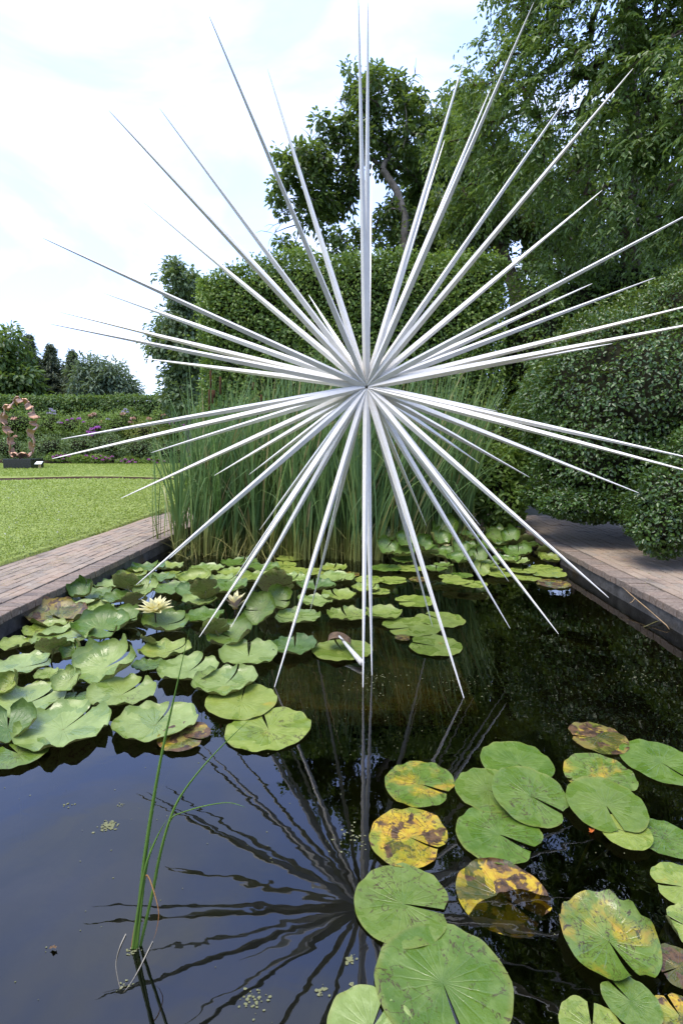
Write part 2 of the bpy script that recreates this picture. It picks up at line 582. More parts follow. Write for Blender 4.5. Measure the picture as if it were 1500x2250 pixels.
# ================================================================== STARBURST SCULPTURE
_a, _b = ray(805, 850), ray(790, 1991)
SY = -3.0 / (_a[2] / _a[1] + _b[2] / _b[1])
SC = ony(805, 850, SY)
def white_paint():
    m, t, out = newmat('white_powder_coat')
    h = NT(t)
    oi = h.n('ShaderNodeObjectInfo')
    v = h.n('ShaderNodeNewGeometry').outputs['Position']
    a = h.noise(v, 5.0, 6.0, 0.7)
    g = h.noise(v, 60.0, 3.0, 0.6)
    c = h.mix(h.step(a, 0.30, 0.75), (0.73, 0.70, 0.625), (0.85, 0.82, 0.745))
    c = h.mix(h.math('MULTIPLY', oi.outputs['Random'], 0.12), c, (0.62, 0.62, 0.60))
    t.links.new(h.bsdf(c, h.ramp(a, [(0.3, 0.30), (0.7, 0.48)]), 0.45), out.inputs['Surface'])
    return m
M_WHITE = white_paint()
TIPS = [(460,36),(588,152),(240,243),(351,238),(315,443),(95,523),(229,644),(312,670),(128,684),(108,711),(311,787),(787,-4),(808,5),(817,355),(1023,119),(976,308),(1077,195),(1172,5),(1265,186),(1390,150),(1322,418),(1560,445),(1300,623),(1438,610),(1560,660),(1600,697),(1344,755),(678,648),(480,490),
(1540,1012),(1560,1048),(1092,904),(1318,982),(1402,1083),(1163,1049),(1053,1018),(1336,1313),(1226,1393),(1120,1381),(1117,1278),(1054,1155),(937,1157),(1022,1545),(952,1385),(817,1494),(797,1521),(600,1520),(678,1355),(508,1378),(438,1400),(516,1270),(300,1285),(372,1228),(266,1095),(547,1043),(471,1045),(332,995),(115,1008),(135,965),(570,1165)]
FEET = {(1022,1545), (817,1494), (797,1521), (600,1520), (952,1385), (678,1355)}
TURN = dict(zip(TIPS, 'D W W G W G G D W G W S S W W W W D G W W G D G W W W W W'.split() + 'G W D D W G W G W W G D G S G S S S G W W G G D W G W G W G D'.split()))
def make_starburst():
    root = empty('starburst_sculpture', SC * [1, 1, 0], 'white starburst sculpture of long tapering metal spikes standing in the pond', 'sculpture')
    R = 1.90
    rr = random.Random(11)
    for tpx in TIPS:
        d = ray(*tpx)
        d = d / np.linalg.norm(d)
        v = SC - EYE
        tt = v @ d
        perp = np.linalg.norm(v - d * tt)
        if tpx in FEET:
            tip = onz(*tpx, -0.03)
        else:
            RR = max(R, perp + 0.03)
            tip = EYE + d * (tt + math.sqrt(RR * RR - perp * perp))
            if tip[2] < 0.03: tip = onz(*tpx, 0.03)
        ax = tip - SC
        L = np.linalg.norm(ax)
        ax = ax / L
        # how the square bar is turned about its own axis
        nv = np.array([-ax[0] * 0.2, -1.0, -0.1]); nv -= ax * (nv @ ax); nv /= np.linalg.norm(nv)
        nu = np.array([0, 0.02, 1.0]); nu -= ax * (nu @ ax); nu /= np.linalg.norm(nu)
        tn = TURN[tpx]
        b = nv + nu * {'W': 0.72, 'G': -0.62, 'D': -0.95, 'S': -0.1}[tn] * rr.uniform(.85, 1.15)
        b /= np.linalg.norm(b)
        a = np.cross(b, ax)
        if tn == 'S':
            a, b = (a + b * .75) / 1.25, (b - a * .75) / 1.25
        prof = [(0.010, 0.0160), (0.06, 0.0162), (0.22, 0.0154), (0.42, 0.0130), (0.62, 0.0097), (0.80, 0.0062), (0.92, 0.0037), (0.985, 0.0020), (1.0, 0.0009)]
        V, F = [], []
        for t_, hw in prof:
            c = SC + ax * (L * t_)
            e = hw * 0.06
            for sx, sy in ((-1, -1), (1, -1), (1, 1), (-1, 1)):      # square with a small edge radius
                V.append(c + a * sx * (hw - (e if sy == sx else 0)) + b * sy * (hw - (0 if sy == sx else e)))
        n = len(prof)
        for i in range(n - 1):
            for k in range(4):
                q = (k + 1) % 4
                F.append((i * 4 + k, i * 4 + q, i * 4 + 4 + q, i * 4 + 4 + k))
        F.append((3, 2, 1, 0)); F.append(tuple((n - 1) * 4 + k for k in range(4)))
        link('spike', list_mesh('spike', np.array(V) - np.array(root.location), F, M_WHITE), root)
    return root
make_starburst()
# drowned stone slab that carries the sculpture
def make_plinth():
    m, t, out = newmat('algae_stone')
    h = NT(t)
    v = h.n('ShaderNodeNewGeometry').outputs['Position']
    a = h.noise(v, 3.2, 6.0, 0.7, 0.6)
    b = h.noise(v, 16.0, 5.0, 0.7)
    c = h.mix(h.step(a, 0.40, 0.72), (0.030, 0.022, 0.009), (0.19, 0.128, 0.038))
    c = h.mix(h.math('MULTIPLY', h.step(b, 0.52, 0.68), 0.7), c, (0.13, 0.145, 0.026))
    t.links.new(h.bsdf(c, 0.9, 0.1, h.bump(b, 0.8, 0.02)), out.inputs['Surface'])
    p0, p1 = onz(590, 1552, -0.05), onz(1052, 1552, -0.05)
    me = bevel_box('drowned_plinth', p0[0], p1[0], p0[1], SY + 1.05, -0.17, -0.06, m, 0.02)
    tag(link('drowned_plinth', me), 'algae covered brown stone slab under the water below the starburst', 'plinth')
make_plinth()

# ================================================================== WATER LILIES
def pad_mat(name, c_dark, c_mid, c_pale, yellow=0.0, brown=0.0, trail=0.5, wet=0.4, under=(0.17, 0.19, 0.05), seed=0.0):
    """waxy pad; object space is one pad radius wide; blotches, trails and specks are the leaf's own decay"""
    m, t, out = newmat(name)
    h = NT(t)
    tcn = h.n('ShaderNodeTexCoord')
    oi = h.n('ShaderNodeObjectInfo')
    geo = h.n('ShaderNodeNewGeometry')
    sh = h.n('ShaderNodeVectorMath', operation='SCALE', **{})
    cx = h.n('ShaderNodeCombineXYZ')
    for i, k in enumerate((37.0, 71.0, 13.0)):
        t.links.new(h.math('MULTIPLY', oi.outputs['Random'], k), cx.inputs[i])
    ad = h.n('ShaderNodeVectorMath', operation='ADD')
    t.links.new(tcn.outputs['Object'], ad.inputs[0]); t.links.new(cx.outputs[0], ad.inputs[1])
    v = ad.outputs[0]
    sp = h.n('ShaderNodeSeparateXYZ'); t.links.new(tcn.outputs['Object'], sp.inputs[0])
    ang = h.math('ARCTAN2', sp.outputs['Y'], sp.outputs['X'])
    rad = h.math('SQRT', h.math('ADD', h.math('MULTIPLY', sp.outputs['X'], sp.outputs['X']), h.math('MULTIPLY', sp.outputs['Y'], sp.outputs['Y'])))
    n1 = h.noise(v, 1.6, 4.0, 0.55, 0.3)
    n2 = h.noise(v, 5.0, 5.0, 0.6)
    c = h.mix(h.step(n1, 0.30, 0.70), c_dark, c_mid)
    c = h.mix(h.math('MULTIPLY', h.step(n2, 0.45, 0.75), 0.55), c, c_pale)
    # veins
    wob = h.math('ADD', h.math('MULTIPLY', ang, 10.5), h.math('MULTIPLY', n2, 1.4))
    ve = h.math('POWER', h.math('ABSOLUTE', h.math('COSINE', wob)), 26.0)
    ve = h.math('MULTIPLY', ve, h.step(rad, 0.95, 0.15))
    c = h.mix(h.math('MULTIPLY', ve, 0.35), c, c_pale)
    # hue of the single pad
    c = h.mix(h.math('MULTIPLY', h.step(oi.outputs['Random'], 0.5, 1.0), 0.30), c, (0.175, 0.215, 0.045))
    # thin yellow rim
    c = h.mix(h.math('MULTIPLY', h.step(rad, 0.90, 1.02), 0.40), c, (0.22, 0.22, 0.05))
    ny_ = h.noise(v, 1.15, 5.0, 0.6, 0.4)
    lo = 0.78 - 0.62 * yellow
    c = h.mix(h.step(ny_, lo, lo + 0.22), c, h.mix(h.step(n2, 0.35, 0.65), (0.46, 0.33, 0.022), (0.36, 0.20, 0.018)))
    nb_ = h.noise(v, 2.3, 6.0, 0.62, 0.7)
    lob = 0.80 - 0.48 * brown
    bm_ = h.step(nb_, lob, lob + 0.06)
    c = h.mix(bm_, c, h.mix(h.step(n2, 0.4, 0.6), (0.040, 0.022, 0.010), (0.115, 0.062, 0.024)))
    # leaf miner trails: thin contour lines in a few places
    nt1 = h.noise(v, 2.6, 4.0, 0.6, 0.8)
    line = h.step(h.math('ABSOLUTE', h.math('SUBTRACT', nt1, 0.5)), 0.016, 0.006)
    msk = h.step(h.noise(v, 1.4, 2.0), 0.62 - 0.10 * trail, 0.66 - 0.10 * trail)
    some = h.step(h.math('FRACT', h.math('MULTIPLY', oi.outputs['Random'], 17.0)), 0.30, 0.75)
    c = h.mix(h.math('MULTIPLY', h.math('MULTIPLY', line, msk), h.math('MULTIPLY', some, 0.9) if trail < 3 else 0.95), c, (0.050, 0.032, 0.014))
    # specks
    vo = h.n('ShaderNodeTexVoronoi', {'Scale': 26.0}); t.links.new(v, vo.inputs['Vector'])
    spk = h.step(vo.outputs['Distance'], 0.11, 0.07)
    spk = h.math('MULTIPLY', spk, h.step(n2, 0.42, 0.52))
    c = h.mix(h.math('MULTIPLY', spk, 0.8), c, (0.035, 0.022, 0.010))
    vo2 = h.n('ShaderNodeTexVoronoi', {'Scale': 17.0}); t.links.new(v, vo2.inputs['Vector'])
    c = h.mix(h.math('MULTIPLY', h.step(vo2.outputs['Distance'], 0.09, 0.05), 0.45), c, (0.42, 0.36, 0.08))
    # underside: olive, speckled red brown
    us = h.noise(v, 14.0, 4.0, 0.7)
    cu = h.mix(h.step(us, 0.53, 0.62), under, (0.085, 0.035, 0.018))
    c = h.mix(geo.outputs['Backfacing'], c, cu)
    # wet film
    wetm = h.step(h.noise(v, 1.3, 3.0, 0.5, 0.6), 0.60 - 0.12 * wet, 0.62 - 0.12 * wet)
    ro = h.mix(wetm, h.ramp(n2, [(0.3, 0.36), (0.7, 0.52)]), (0.20, 0.20, 0.20))
    c = h.mix(h.math('MULTIPLY', wetm, 0.6), c, h.mix(0.6, c, (0.06, 0.125, 0.010)))
    hb = h.math('ADD', h.math('MULTIPLY', n2, 0.6), h.math('MULTIPLY', ve, -0.35))
    nrm = h.bump(hb, 0.4, 0.02)
    b = h.bsdf(c, ro, 0.5, nrm)
    tr = h.n('ShaderNodeBsdfTranslucent'); t.links.new(c, tr.inputs['Color'])
    ms = h.n('ShaderNodeMixShader', {'Fac': 0.12})
    t.links.new(b, ms.inputs[1]); t.links.new(tr.outputs[0], ms.inputs[2])
    t.links.new(ms.outputs[0], out.inputs['Surface'])
    return m
PADM = {
    'g': pad_mat('pad_green', (0.062, 0.122, 0.014), (0.104, 0.172, 0.024), (0.150, 0.220, 0.050), 0.06, 0.0, 1.6, 0.45),
    'p': pad_mat('pad_pale', (0.162, 0.225, 0.048), (0.232, 0.305, 0.082), (0.305, 0.380, 0.145), 0.04, 0.0, 0.5, 0.55),
    'd': pad_mat('pad_deep', (0.060, 0.115, 0.020), (0.095, 0.165, 0.034), (0.150, 0.225, 0.065), 0.0, 0.0, 0.2, 0.2),
    't': pad_mat('pad_trails', (0.078, 0.138, 0.018), (0.120, 0.184, 0.028), (0.172, 0.235, 0.055), 0.30, 0.05, 2.2, 0.5),
    'y': pad_mat('pad_yellow', (0.160, 0.200, 0.025), (0.250, 0.260, 0.030), (0.300, 0.300, 0.060), 0.70, 0.64, 1.8, 0.4),
    'o': pad_mat('pad_orange', (0.130, 0.120, 0.025), (0.190, 0.150, 0.030), (0.240, 0.200, 0.050), 0.50, 0.74, 0.8, 0.4),
    'l': pad_mat('pad_lime', (0.160, 0.215, 0.030), (0.225, 0.282, 0.048), (0.290, 0.340, 0.092), 0.28, 0.10, 1.2, 0.4),
    'n': pad_mat('pad_netted', (0.078, 0.138, 0.018), (0.125, 0.188, 0.028), (0.180, 0.240, 0.055), 0.50, 0.12, 3.4, 0.6),
    'q': pad_mat('pad_decay', (0.110, 0.075, 0.020), (0.200, 0.150, 0.025), (0.280, 0.230, 0.050), 0.78, 0.76, 1.8, 0.7),
    'r': pad_mat('pad_rotten', (0.070, 0.040, 0.018), (0.110, 0.065, 0.025), (0.150, 0.100, 0.040), 0.30, 0.70, 0.2, 0.8),
}
M_STEM = plain_mat('lily_stem', (0.16, 0.15, 0.04), 0.5, 0.4, 0.4, 12.0)
def pad_mesh(style, seed, mat, fold=None):
    rr = random.Random(seed)
    wave = {'f': 0.016, 'c': 0.03, 'w': 0.042, 'b': 0.055, 'v': 0.05, 'u': 0.045}[style] * rr.uniform(0.8, 1.3)
    cup = {'f': 0.026, 'c': 0.10, 'w': 0.13, 'b': 0.25, 'v': 0.42, 'u': 0.20}[style] * rr.uniform(0.75, 1.3)
    d0 = rr.uniform(0.02, 0.10) if style != 'f' else rr.uniform(0.015, 0.13)
    rings = [0.03, 0.14, 0.30, 0.48, 0.66, 0.80, 0.90, 0.96, 1.0]
    NS = 56
    k1, k2, k3 = rr.randint(8, 11), rr.randint(13, 17), rr.randint(3, 4)
    p1, p2, p3, p4 = (rr.uniform(0, 6.28) for _ in range(4))
    ex, ey = rr.uniform(0.94, 1.04), rr.uniform(0.94, 1.04)
    lob = [rr.uniform(-.03, .05) for _ in range(2)]
    V, F = [], []
    for ri, rho in enumerate(rings):
        for s in range(NS + 1):
            f = s / NS
            dd = d0 + 0.03 * (1 - rho)
            th = dd + f * (2 * PI - 2 * dd)
            e = min(f, 1 - f) * 2 * PI
            round_ = 1.0 - 0.16 * math.exp(-(e / 0.22) ** 2)           # rounded lobes at the notch
            edge = 1 + 0.012 * math.sin(k1 * th + p1) + 0.010 * math.sin(k2 * th + p2) + 0.025 * math.sin(2 * th + p4)
            if style == 'f': edge = 1 + 0.006 * math.sin(k1 * th + p1) + 0.004 * math.sin(k2 * th + p2) + 0.03 * math.sin(2 * th + p4)
            r = rho * (1 + (edge * round_ - 1) * rho ** 2)
            q = rho ** 5
            z = cup * rho ** 3 * (1 + 0.35 * math.sin(k3 * th + p3))
            z += wave * q * (math.sin(k1 * th + p1) + 0.6 * math.sin(k2 * th + p2))
            z += 0.010 * math.sin(5 * r * math.cos(th) + p1) * math.cos(4 * r * math.sin(th) + p2) * rho
            if style == 'w': z += 0.05 * math.exp(-(e / 0.35) ** 2) * rho ** 2 * (1 if f < .5 else rr.choice([0.9, 1.0]))
            if style in 'wb': z += 0.05 * rho ** 12
            if rho < 0.1: z -= 0.012
            pull = 1 - 0.5 * cup * rho ** 4
            px_, py_ = r * pull * math.cos(th) * ex, r * pull * math.sin(th) * ey
            if fold is not None:                                   # one side rolled up and over
                fa, f0, fr_ = fold
                u = px_ * math.cos(fa) + py_ * math.sin(fa)
                if u > f0:
                    b_ = min((u - f0) / fr_, 2.3)
                    du = f0 + fr_ * math.sin(b_) - u
                    px_ += du * math.cos(fa); py_ += du * math.sin(fa)
                    z += fr_ * (1 - math.cos(b_))
            V.append((px_, py_, z))
    V.append((0, 0, -0.015))
    for ri in range(len(rings) - 1):
        for s in range(NS):
            a = ri * (NS + 1) + s
            F.append((a, a + NS + 1, a + NS + 2, a + 1))
    c = len(V) - 1
    for s in range(NS):
        F.append((c, s, s + 1))
    return list_mesh('lily_pad', V, F, mat, True)

# x, y, width in the photograph, style, tint, notch angle, zone (or a label of its own)
ZONES = {
 'wall': 'under the left brick edge',
 'corner': 'below the left brick corner',
 'flower': 'around the open flower',
 'between': 'between the two pale flowers',
 'behind': 'in rows behind both flowers',
 'bud': 'close to the half closed flower',
 'mid': 'at the foot of the reeds',
 'right': 'right of the half closed flower',
 'lowleft': 'behind the largest left pads',
 'rb': 'in the right heap, front',
 'rm': 'in the right heap, middle',
 'rt': 'in the right heap, back',
}
PADS = [
 # foreground, right: flat floating pads
 (922,1722,164,'f','n',-28,'#flat green pad with brown squiggly trails, above the yellow blotched pad'),
 (897,1838,182,'f','y',-33,'#bright yellow floating pad with dark brown rotten blotches'),
 (884,1985,214,'f','g',-12,'#large flat green pad with one round grey spot, at the centre of the star reflection'),
 (972,2158,284,'f','g',-78,'#very large green pad with pooled water at the bottom edge of the picture'),
 (815,2262,190,'f','p',60,'#pad cut by the bottom edge, tucked left of the very large green pad'),
 (1134,1676,158,'f','g',-60,'#green pad half hidden behind the glossy tilted pad'),
 (1072,1735,150,'f','g',-45,'#dark notched green pad between the glossy tilted pad and the squiggle pad'),
 (1095,1832,186,'f','g',-38,'#broad flat green pad with a deep notch, below the glossy tilted pad'),
 (1164,1748,168,'f','g',-36,'#glossy tilted green pad lying over its neighbours, mirror bright on the right side'),
 (1312,1622,128,'f','o',170,'#brown and yellow half sunken pad above the right foreground group'),
 (1316,1705,154,'f','n',-60,'#yellowish green pad with one dark trail, below the brown half sunken pad'),
 (1450,1674,172,'f','g',-70,'#flat green pad touching the right edge, highest of the right foreground group'),
 (1375,1828,110,'f','l',150,'#lime green pad showing as a sliver below the split pad'),
 (1330,1768,166,'f','g',-92,'#green pad split by a notch pointing at the camera, orange scrap below it'),
 (1458,1842,126,'f','g',160,'#shiny green pad at the right edge with its notch pointing left'),
 (1104,1970,196,'f','q',-40,'#yellow and brown decaying pad with a torn sunken side'),
 (1500,1948,130,'f','l',175,'#speckled lime pad cut by the right edge, above the brown rimmed one'),
 (1335,2065,222,'c','n',-80,'#large pad with a curled up right lobe and a net of black trails on yellow'),
 (1385,2200,120,'f','g',120,'#small green pad with red brown specks under the curled lobe'),
 (1518,2040,110,'c','l',140,'#curling pad with a brown withered rim at the right edge'),
 (1300,2262,140,'f','l',70,'#lime pad cut by the bottom edge right of the sunken stem'),
 (1490,2125,110,'f','r',200,'#rotten brown sunken leaf in the lower right corner'),
 (1495,2235,110,'f','y',100,'#yellow leaf scrap in the bottom right corner'),
 # front of the left patch
 (590,1602,184,'f','l',112,'#flat pale pad with a dark cracked stripe on its right side, nearest below the slab'),
 (342,1592,178,'w','p',82,'#big pale pad with a raised wavy rim, crossed by the reed blade'),
 (405,1618,108,'f','o',-20,'#brown and yellow decaying leaf under the pad crossed by the reed blade'),
 (140,1602,204,'w','p',75,'#largest wavy pad in the lower left with a wide notch at its back'),
 (40,1655,112,'f','g',150,'#half sunken mottled pad at the left edge in front of the largest wavy pad'),
 (18,1600,120,'b','d',120,'#dark pad at the left edge behind the largest wavy pad'),
 (268,1526,154,'w','p',62,'#wide pale pad with notch and standing water, behind the largest wavy pad'),
 (62,1545,158,'w','p',60,'#long pale pad at the left edge with a folded ridge'),
 (232,1466,142,'b','p',40,'#tall bowl shaped pale pad with one grey wet spot'),
 (530,1540,142,'f','l',95,'#pale pad with black trails behind the flat striped pad'),
 (495,1503,134,'w','p',75,'#notched pad at the right tip of the long reed blade'),
 (415,1475,122,'w','p',70,'#pale pad behind the upper half of the long reed blade'),
 (546,1442,122,'w','p',100,'#wavy notched pad below the half closed flower'),
 (647,1424,100,'w','p',95,'#wavy pad crossed by a spike, left of the broken white stalk'),
 (752,1428,112,'f','l',110,'#flat pad under the broken white stalk'),
 (652,1359,96,'w','p',-170,'right'),
 (508,1400,100,'b','g',150,'bud'),
 (474,1384,62,'u','d',0,'#upright folded pad showing its speckled underside below the half closed flower'),
 (449,1357,84,'w','p',-10,'between'),
 (574,1340,76,'v','g',170,'#round upright bowl of a pad right of the half closed flower'),
 (612,1318,62,'v','g',0,'bud'),
 (605,1287,76,'u','d',0,'#pad tipped up to show its brown speckled underside behind the round upright bowl'),
 (441,1322,78,'w','p',20,'between'),
 (365,1372,98,'b','g',30,'flower'),
 (326,1410,40,'u','o',0,'#small folded leaf standing upright with dark spots, left of the flower stem'),
 (364,1434,104,'w','p',40,'flower'),
 (326,1464,66,'w','p',20,'lowleft'),
 (225,1382,118,'b','g',-20,'#deep green bowl shaped pad lying on top of the others left of the open flower'),
 (264,1362,84,'b','g',10,'flower'),
 (185,1347,116,'w','p',30,'#bright pale pad with a rippled rim between the brick edge and the open flower'),
 (108,1387,98,'w','p',50,'corner'),
 (72,1358,124,'b','o',-30,'#yellow brown tilted pad directly below the brick corner'),
 (120,1341,62,'w','p',20,'wall'),
 (118,1424,70,'u','l',0,'#yellow green pad folded up, showing a spotted underside near the left edge'),
 (140,1403,112,'w','p',10,'corner'),
 (36,1418,74,'w','p',-40,'corner'),
 (166,1431,58,'v','g',100,'lowleft'),
 (224,1428,84,'f','d',60,'lowleft'),
 (50,1466,112,'w','p',30,'lowleft'),
 (28,1502,60,'v','l',80,'lowleft'),
 (108,1485,54,'w','p',60,'lowleft'),
 (152,1497,66,'v','p',70,'lowleft'),
 (104,1508,70,'f','p',50,'lowleft'),
 (164,1534,58,'f','p',100,'lowleft'),
 (190,1320,72,'w','g',30,'wall'),
 (146,1318,68,'f','l',10,'wall'),
 (168,1297,58,'v','d',80,'wall'),
 (212,1286,76,'w','g',0,'wall'),
 (266,1267,72,'w','l',40,'wall'),
 (303,1252,84,'w','p',60,'wall'),
 (280,1286,62,'u','d',0,'#pad tipped up brown underneath, at the tip of the long grey spike'),
 (212,1308,68,'w','p',20,'wall'),
 (264,1318,84,'w','p',0,'flower'),
 (296,1320,50,'u','d',0,'flower'),
 (242,1290,64,'w','p',0,'wall'),
 (324,1292,58,'v','p',80,'flower'),
 (380,1297,78,'w','p',30,'between'),
 (352,1272,60,'w','p',50,'behind'),
 (373,1247,62,'w','l',20,'behind'),
 (386,1263,66,'f','l',80,'behind'),
 (410,1300,50,'b','d',60,'between'),
 (455,1252,68,'w','p',-100,'behind'),
 (430,1275,72,'b','p',20,'behind'),
 (452,1298,62,'u','l',0,'#yellow green pad tipped up just left of the half closed flower'),
 (490,1276,56,'w','p',30,'behind'),
 (502,1293,84,'w','p',10,'bud'),
 (510,1261,60,'w','p',50,'behind'),
 (526,1239,74,'w','p',80,'mid'),
 (566,1272,78,'w','p',20,'behind'),
 (578,1252,72,'w','p',60,'mid'),
 (634,1256,74,'f','l',-160,'mid'),
 (622,1241,56,'f','l',100,'mid'),
 (642,1274,66,'w','p',70,'right'),
 (694,1291,78,'w','p',100,'right'),
 (738,1272,74,'w','p',-60,'right'),
 (732,1250,56,'w','l',80,'mid'),
 (688,1256,60,'f','l',40,'mid'),
 (690,1324,80,'w','p',-170,'right'),
 (744,1312,72,'w','p',120,'right'),
 (762,1354,82,'w','p',110,'#rippled pad left of the lowest two vertical spikes'),
 (842,1351,80,'w','l',-170,'#round pad just right of the lowest two vertical spikes'),
 (802,1296,60,'w','p',30,'right'),
 (638,1226,56,'f','l',170,'#lone thin pad drifting nearest the reed stems'),
 (772,1262,36,'f','o',0,'#small orange brown leaf in the gap left of the vertical spikes'),
 (812,1274,62,'f','l',30,'right'),
 (834,1300,44,'f','l',0,'right'),
 (664,1352,40,'f','g',0,'right'),
 # middle right: loose flat pads
 (910,1321,82,'f','l',-165,'#single flat lime pad crossed by two spikes, farthest of the loose four'),
 (903,1378,114,'f','l',-160,'#flat lime pad with a dark crack, largest of the loose four'),
 (966,1361,94,'f','l',130,'#flat yellow spotted pad touching the slanting spike, rightmost of the loose four'),
 (955,1419,108,'f','l',165,'#flat lime pad with a rotten left edge, nearest of the loose four'),
 (884,1401,32,'f','o',0,'#thin yellow leaf sliver between two loose pads'),
 (862,1275,58,'f','l',0,'#lime pad with a brown end drifting before the right end of the reeds'),
 (919,1273,38,'f','o',0,'#small red brown leaf drifting beside two spikes'),
 # heap at the right end of the reeds
 (848,1248,52,'f','g',20,'rb'),(898,1249,56,'f','l',40,'rb'),(887,1232,44,'w','g',60,'rb'),(957,1253,46,'w','g',80,'rb'),
 (987,1268,36,'f','l',60,'rb'),(1001,1278,44,'f','l',10,'rb'),(1038,1283,48,'f','l',70,'rb'),(1012,1264,38,'f','g',100,'rb'),
 (1054,1254,44,'v','l',80,'#round lime pad standing upright at the front of the heap'),
 (977,1220,54,'b','g',40,'rm'),(1013,1231,52,'b','g',60,'rm'),(973,1243,34,'w','g',20,'rm'),(1050,1222,38,'v','d',90,'rm'),
 (1066,1241,46,'w','g',30,'rm'),(1082,1250,40,'f','l',20,'rb'),(1097,1262,44,'f','l',40,'rb'),
 (1147,1254,42,'f','l',70,'rb'),(1196,1250,54,'f','l',30,'rb'),(1153,1268,60,'f','l',0,'#yellow stained flat pad among the front pads of the heap'),
 (1214,1283,68,'f','o',160,'#orange brown dead pad lying flat at the right corner of the heap'),
 (1202,1260,56,'f','l',100,'rb'),(1208,1230,50,'b','l',-30,'#folded olive pad close to the right pool wall'),
 (1200,1213,42,'u','l',0,'#speckled olive pad tipped up beside the right pool wall'),
 (1163,1199,46,'w','g',20,'rm'),(1152,1177,38,'u','r',0,'#withered brown pad near the right brick edge'),
 (1130,1198,36,'u','o',0,'#brown spotted pad tipped up in the middle of the heap'),(1183,1189,34,'u','o',0,'#tan dried pad hanging near the right brick edge'),
 (1137,1216,48,'b','g',70,'rm'),(1134,1234,44,'w','p',50,'rm'),(1100,1188,58,'b','g',40,'rt'),(1090,1172,42,'b','g',80,'rt'),
 (1121,1179,38,'v','g',100,'rt'),(1078,1205,54,'b','g',60,'rm'),(1107,1232,48,'w','g',30,'rm'),(1030,1182,42,'b','g',50,'rt'),
 (1010,1165,40,'b','g',20,'rt'),(1007,1204,36,'v','g',70,'rm'),(1034,1204,38,'b','g',30,'rm'),(980,1162,46,'v','g',90,'rt'),
 (963,1185,42,'v','g',100,'rt'),(943,1169,40,'b','d',60,'rt'),(888,1189,40,'v','g',80,'rt'),(927,1195,38,'v','g',70,'rt'),
 (940,1209,36,'b','g',0,'rm'),(948,1220,34,'u','l',0,'#yellow green pad tipped up at the left of the heap'),(850,1172,40,'v','g',90,'rt'),
 (847,1205,42,'v','g',60,'rt'),(887,1215,48,'b','g',40,'rm'),(1080,1162,32,'v','l',100,'#pale yellow pad standing upright at the very back of the heap'),
]
ORD = ['first', 'second', 'third', 'fourth', 'fifth', 'sixth', 'seventh', 'eighth', 'ninth', 'tenth', 'eleventh', 'twelfth', 'thirteenth', 'fourteenth', 'fifteenth', 'sixteenth', 'seventeenth', 'eighteenth', 'nineteenth', 'twentieth']
LOOK = {'f': 'flat', 'c': 'curled', 'w': 'wavy rimmed', 'b': 'cupped', 'v': 'upright cupped', 'u': 'tipped up'}
HUE = {'g': 'green', 'p': 'pale green', 'd': 'dark green', 't': 'green', 'y': 'yellow', 'o': 'brownish', 'n': 'green', 'q': 'brown', 'l': 'lime green', 'r': 'brown'}
FOLDS = {17: (math.radians(20 + 80), 0.42, 0.38), 19: (math.radians(180 - 140), 0.62, 0.16), 15: (math.radians(95 + 40), 0.80, 0.10)}
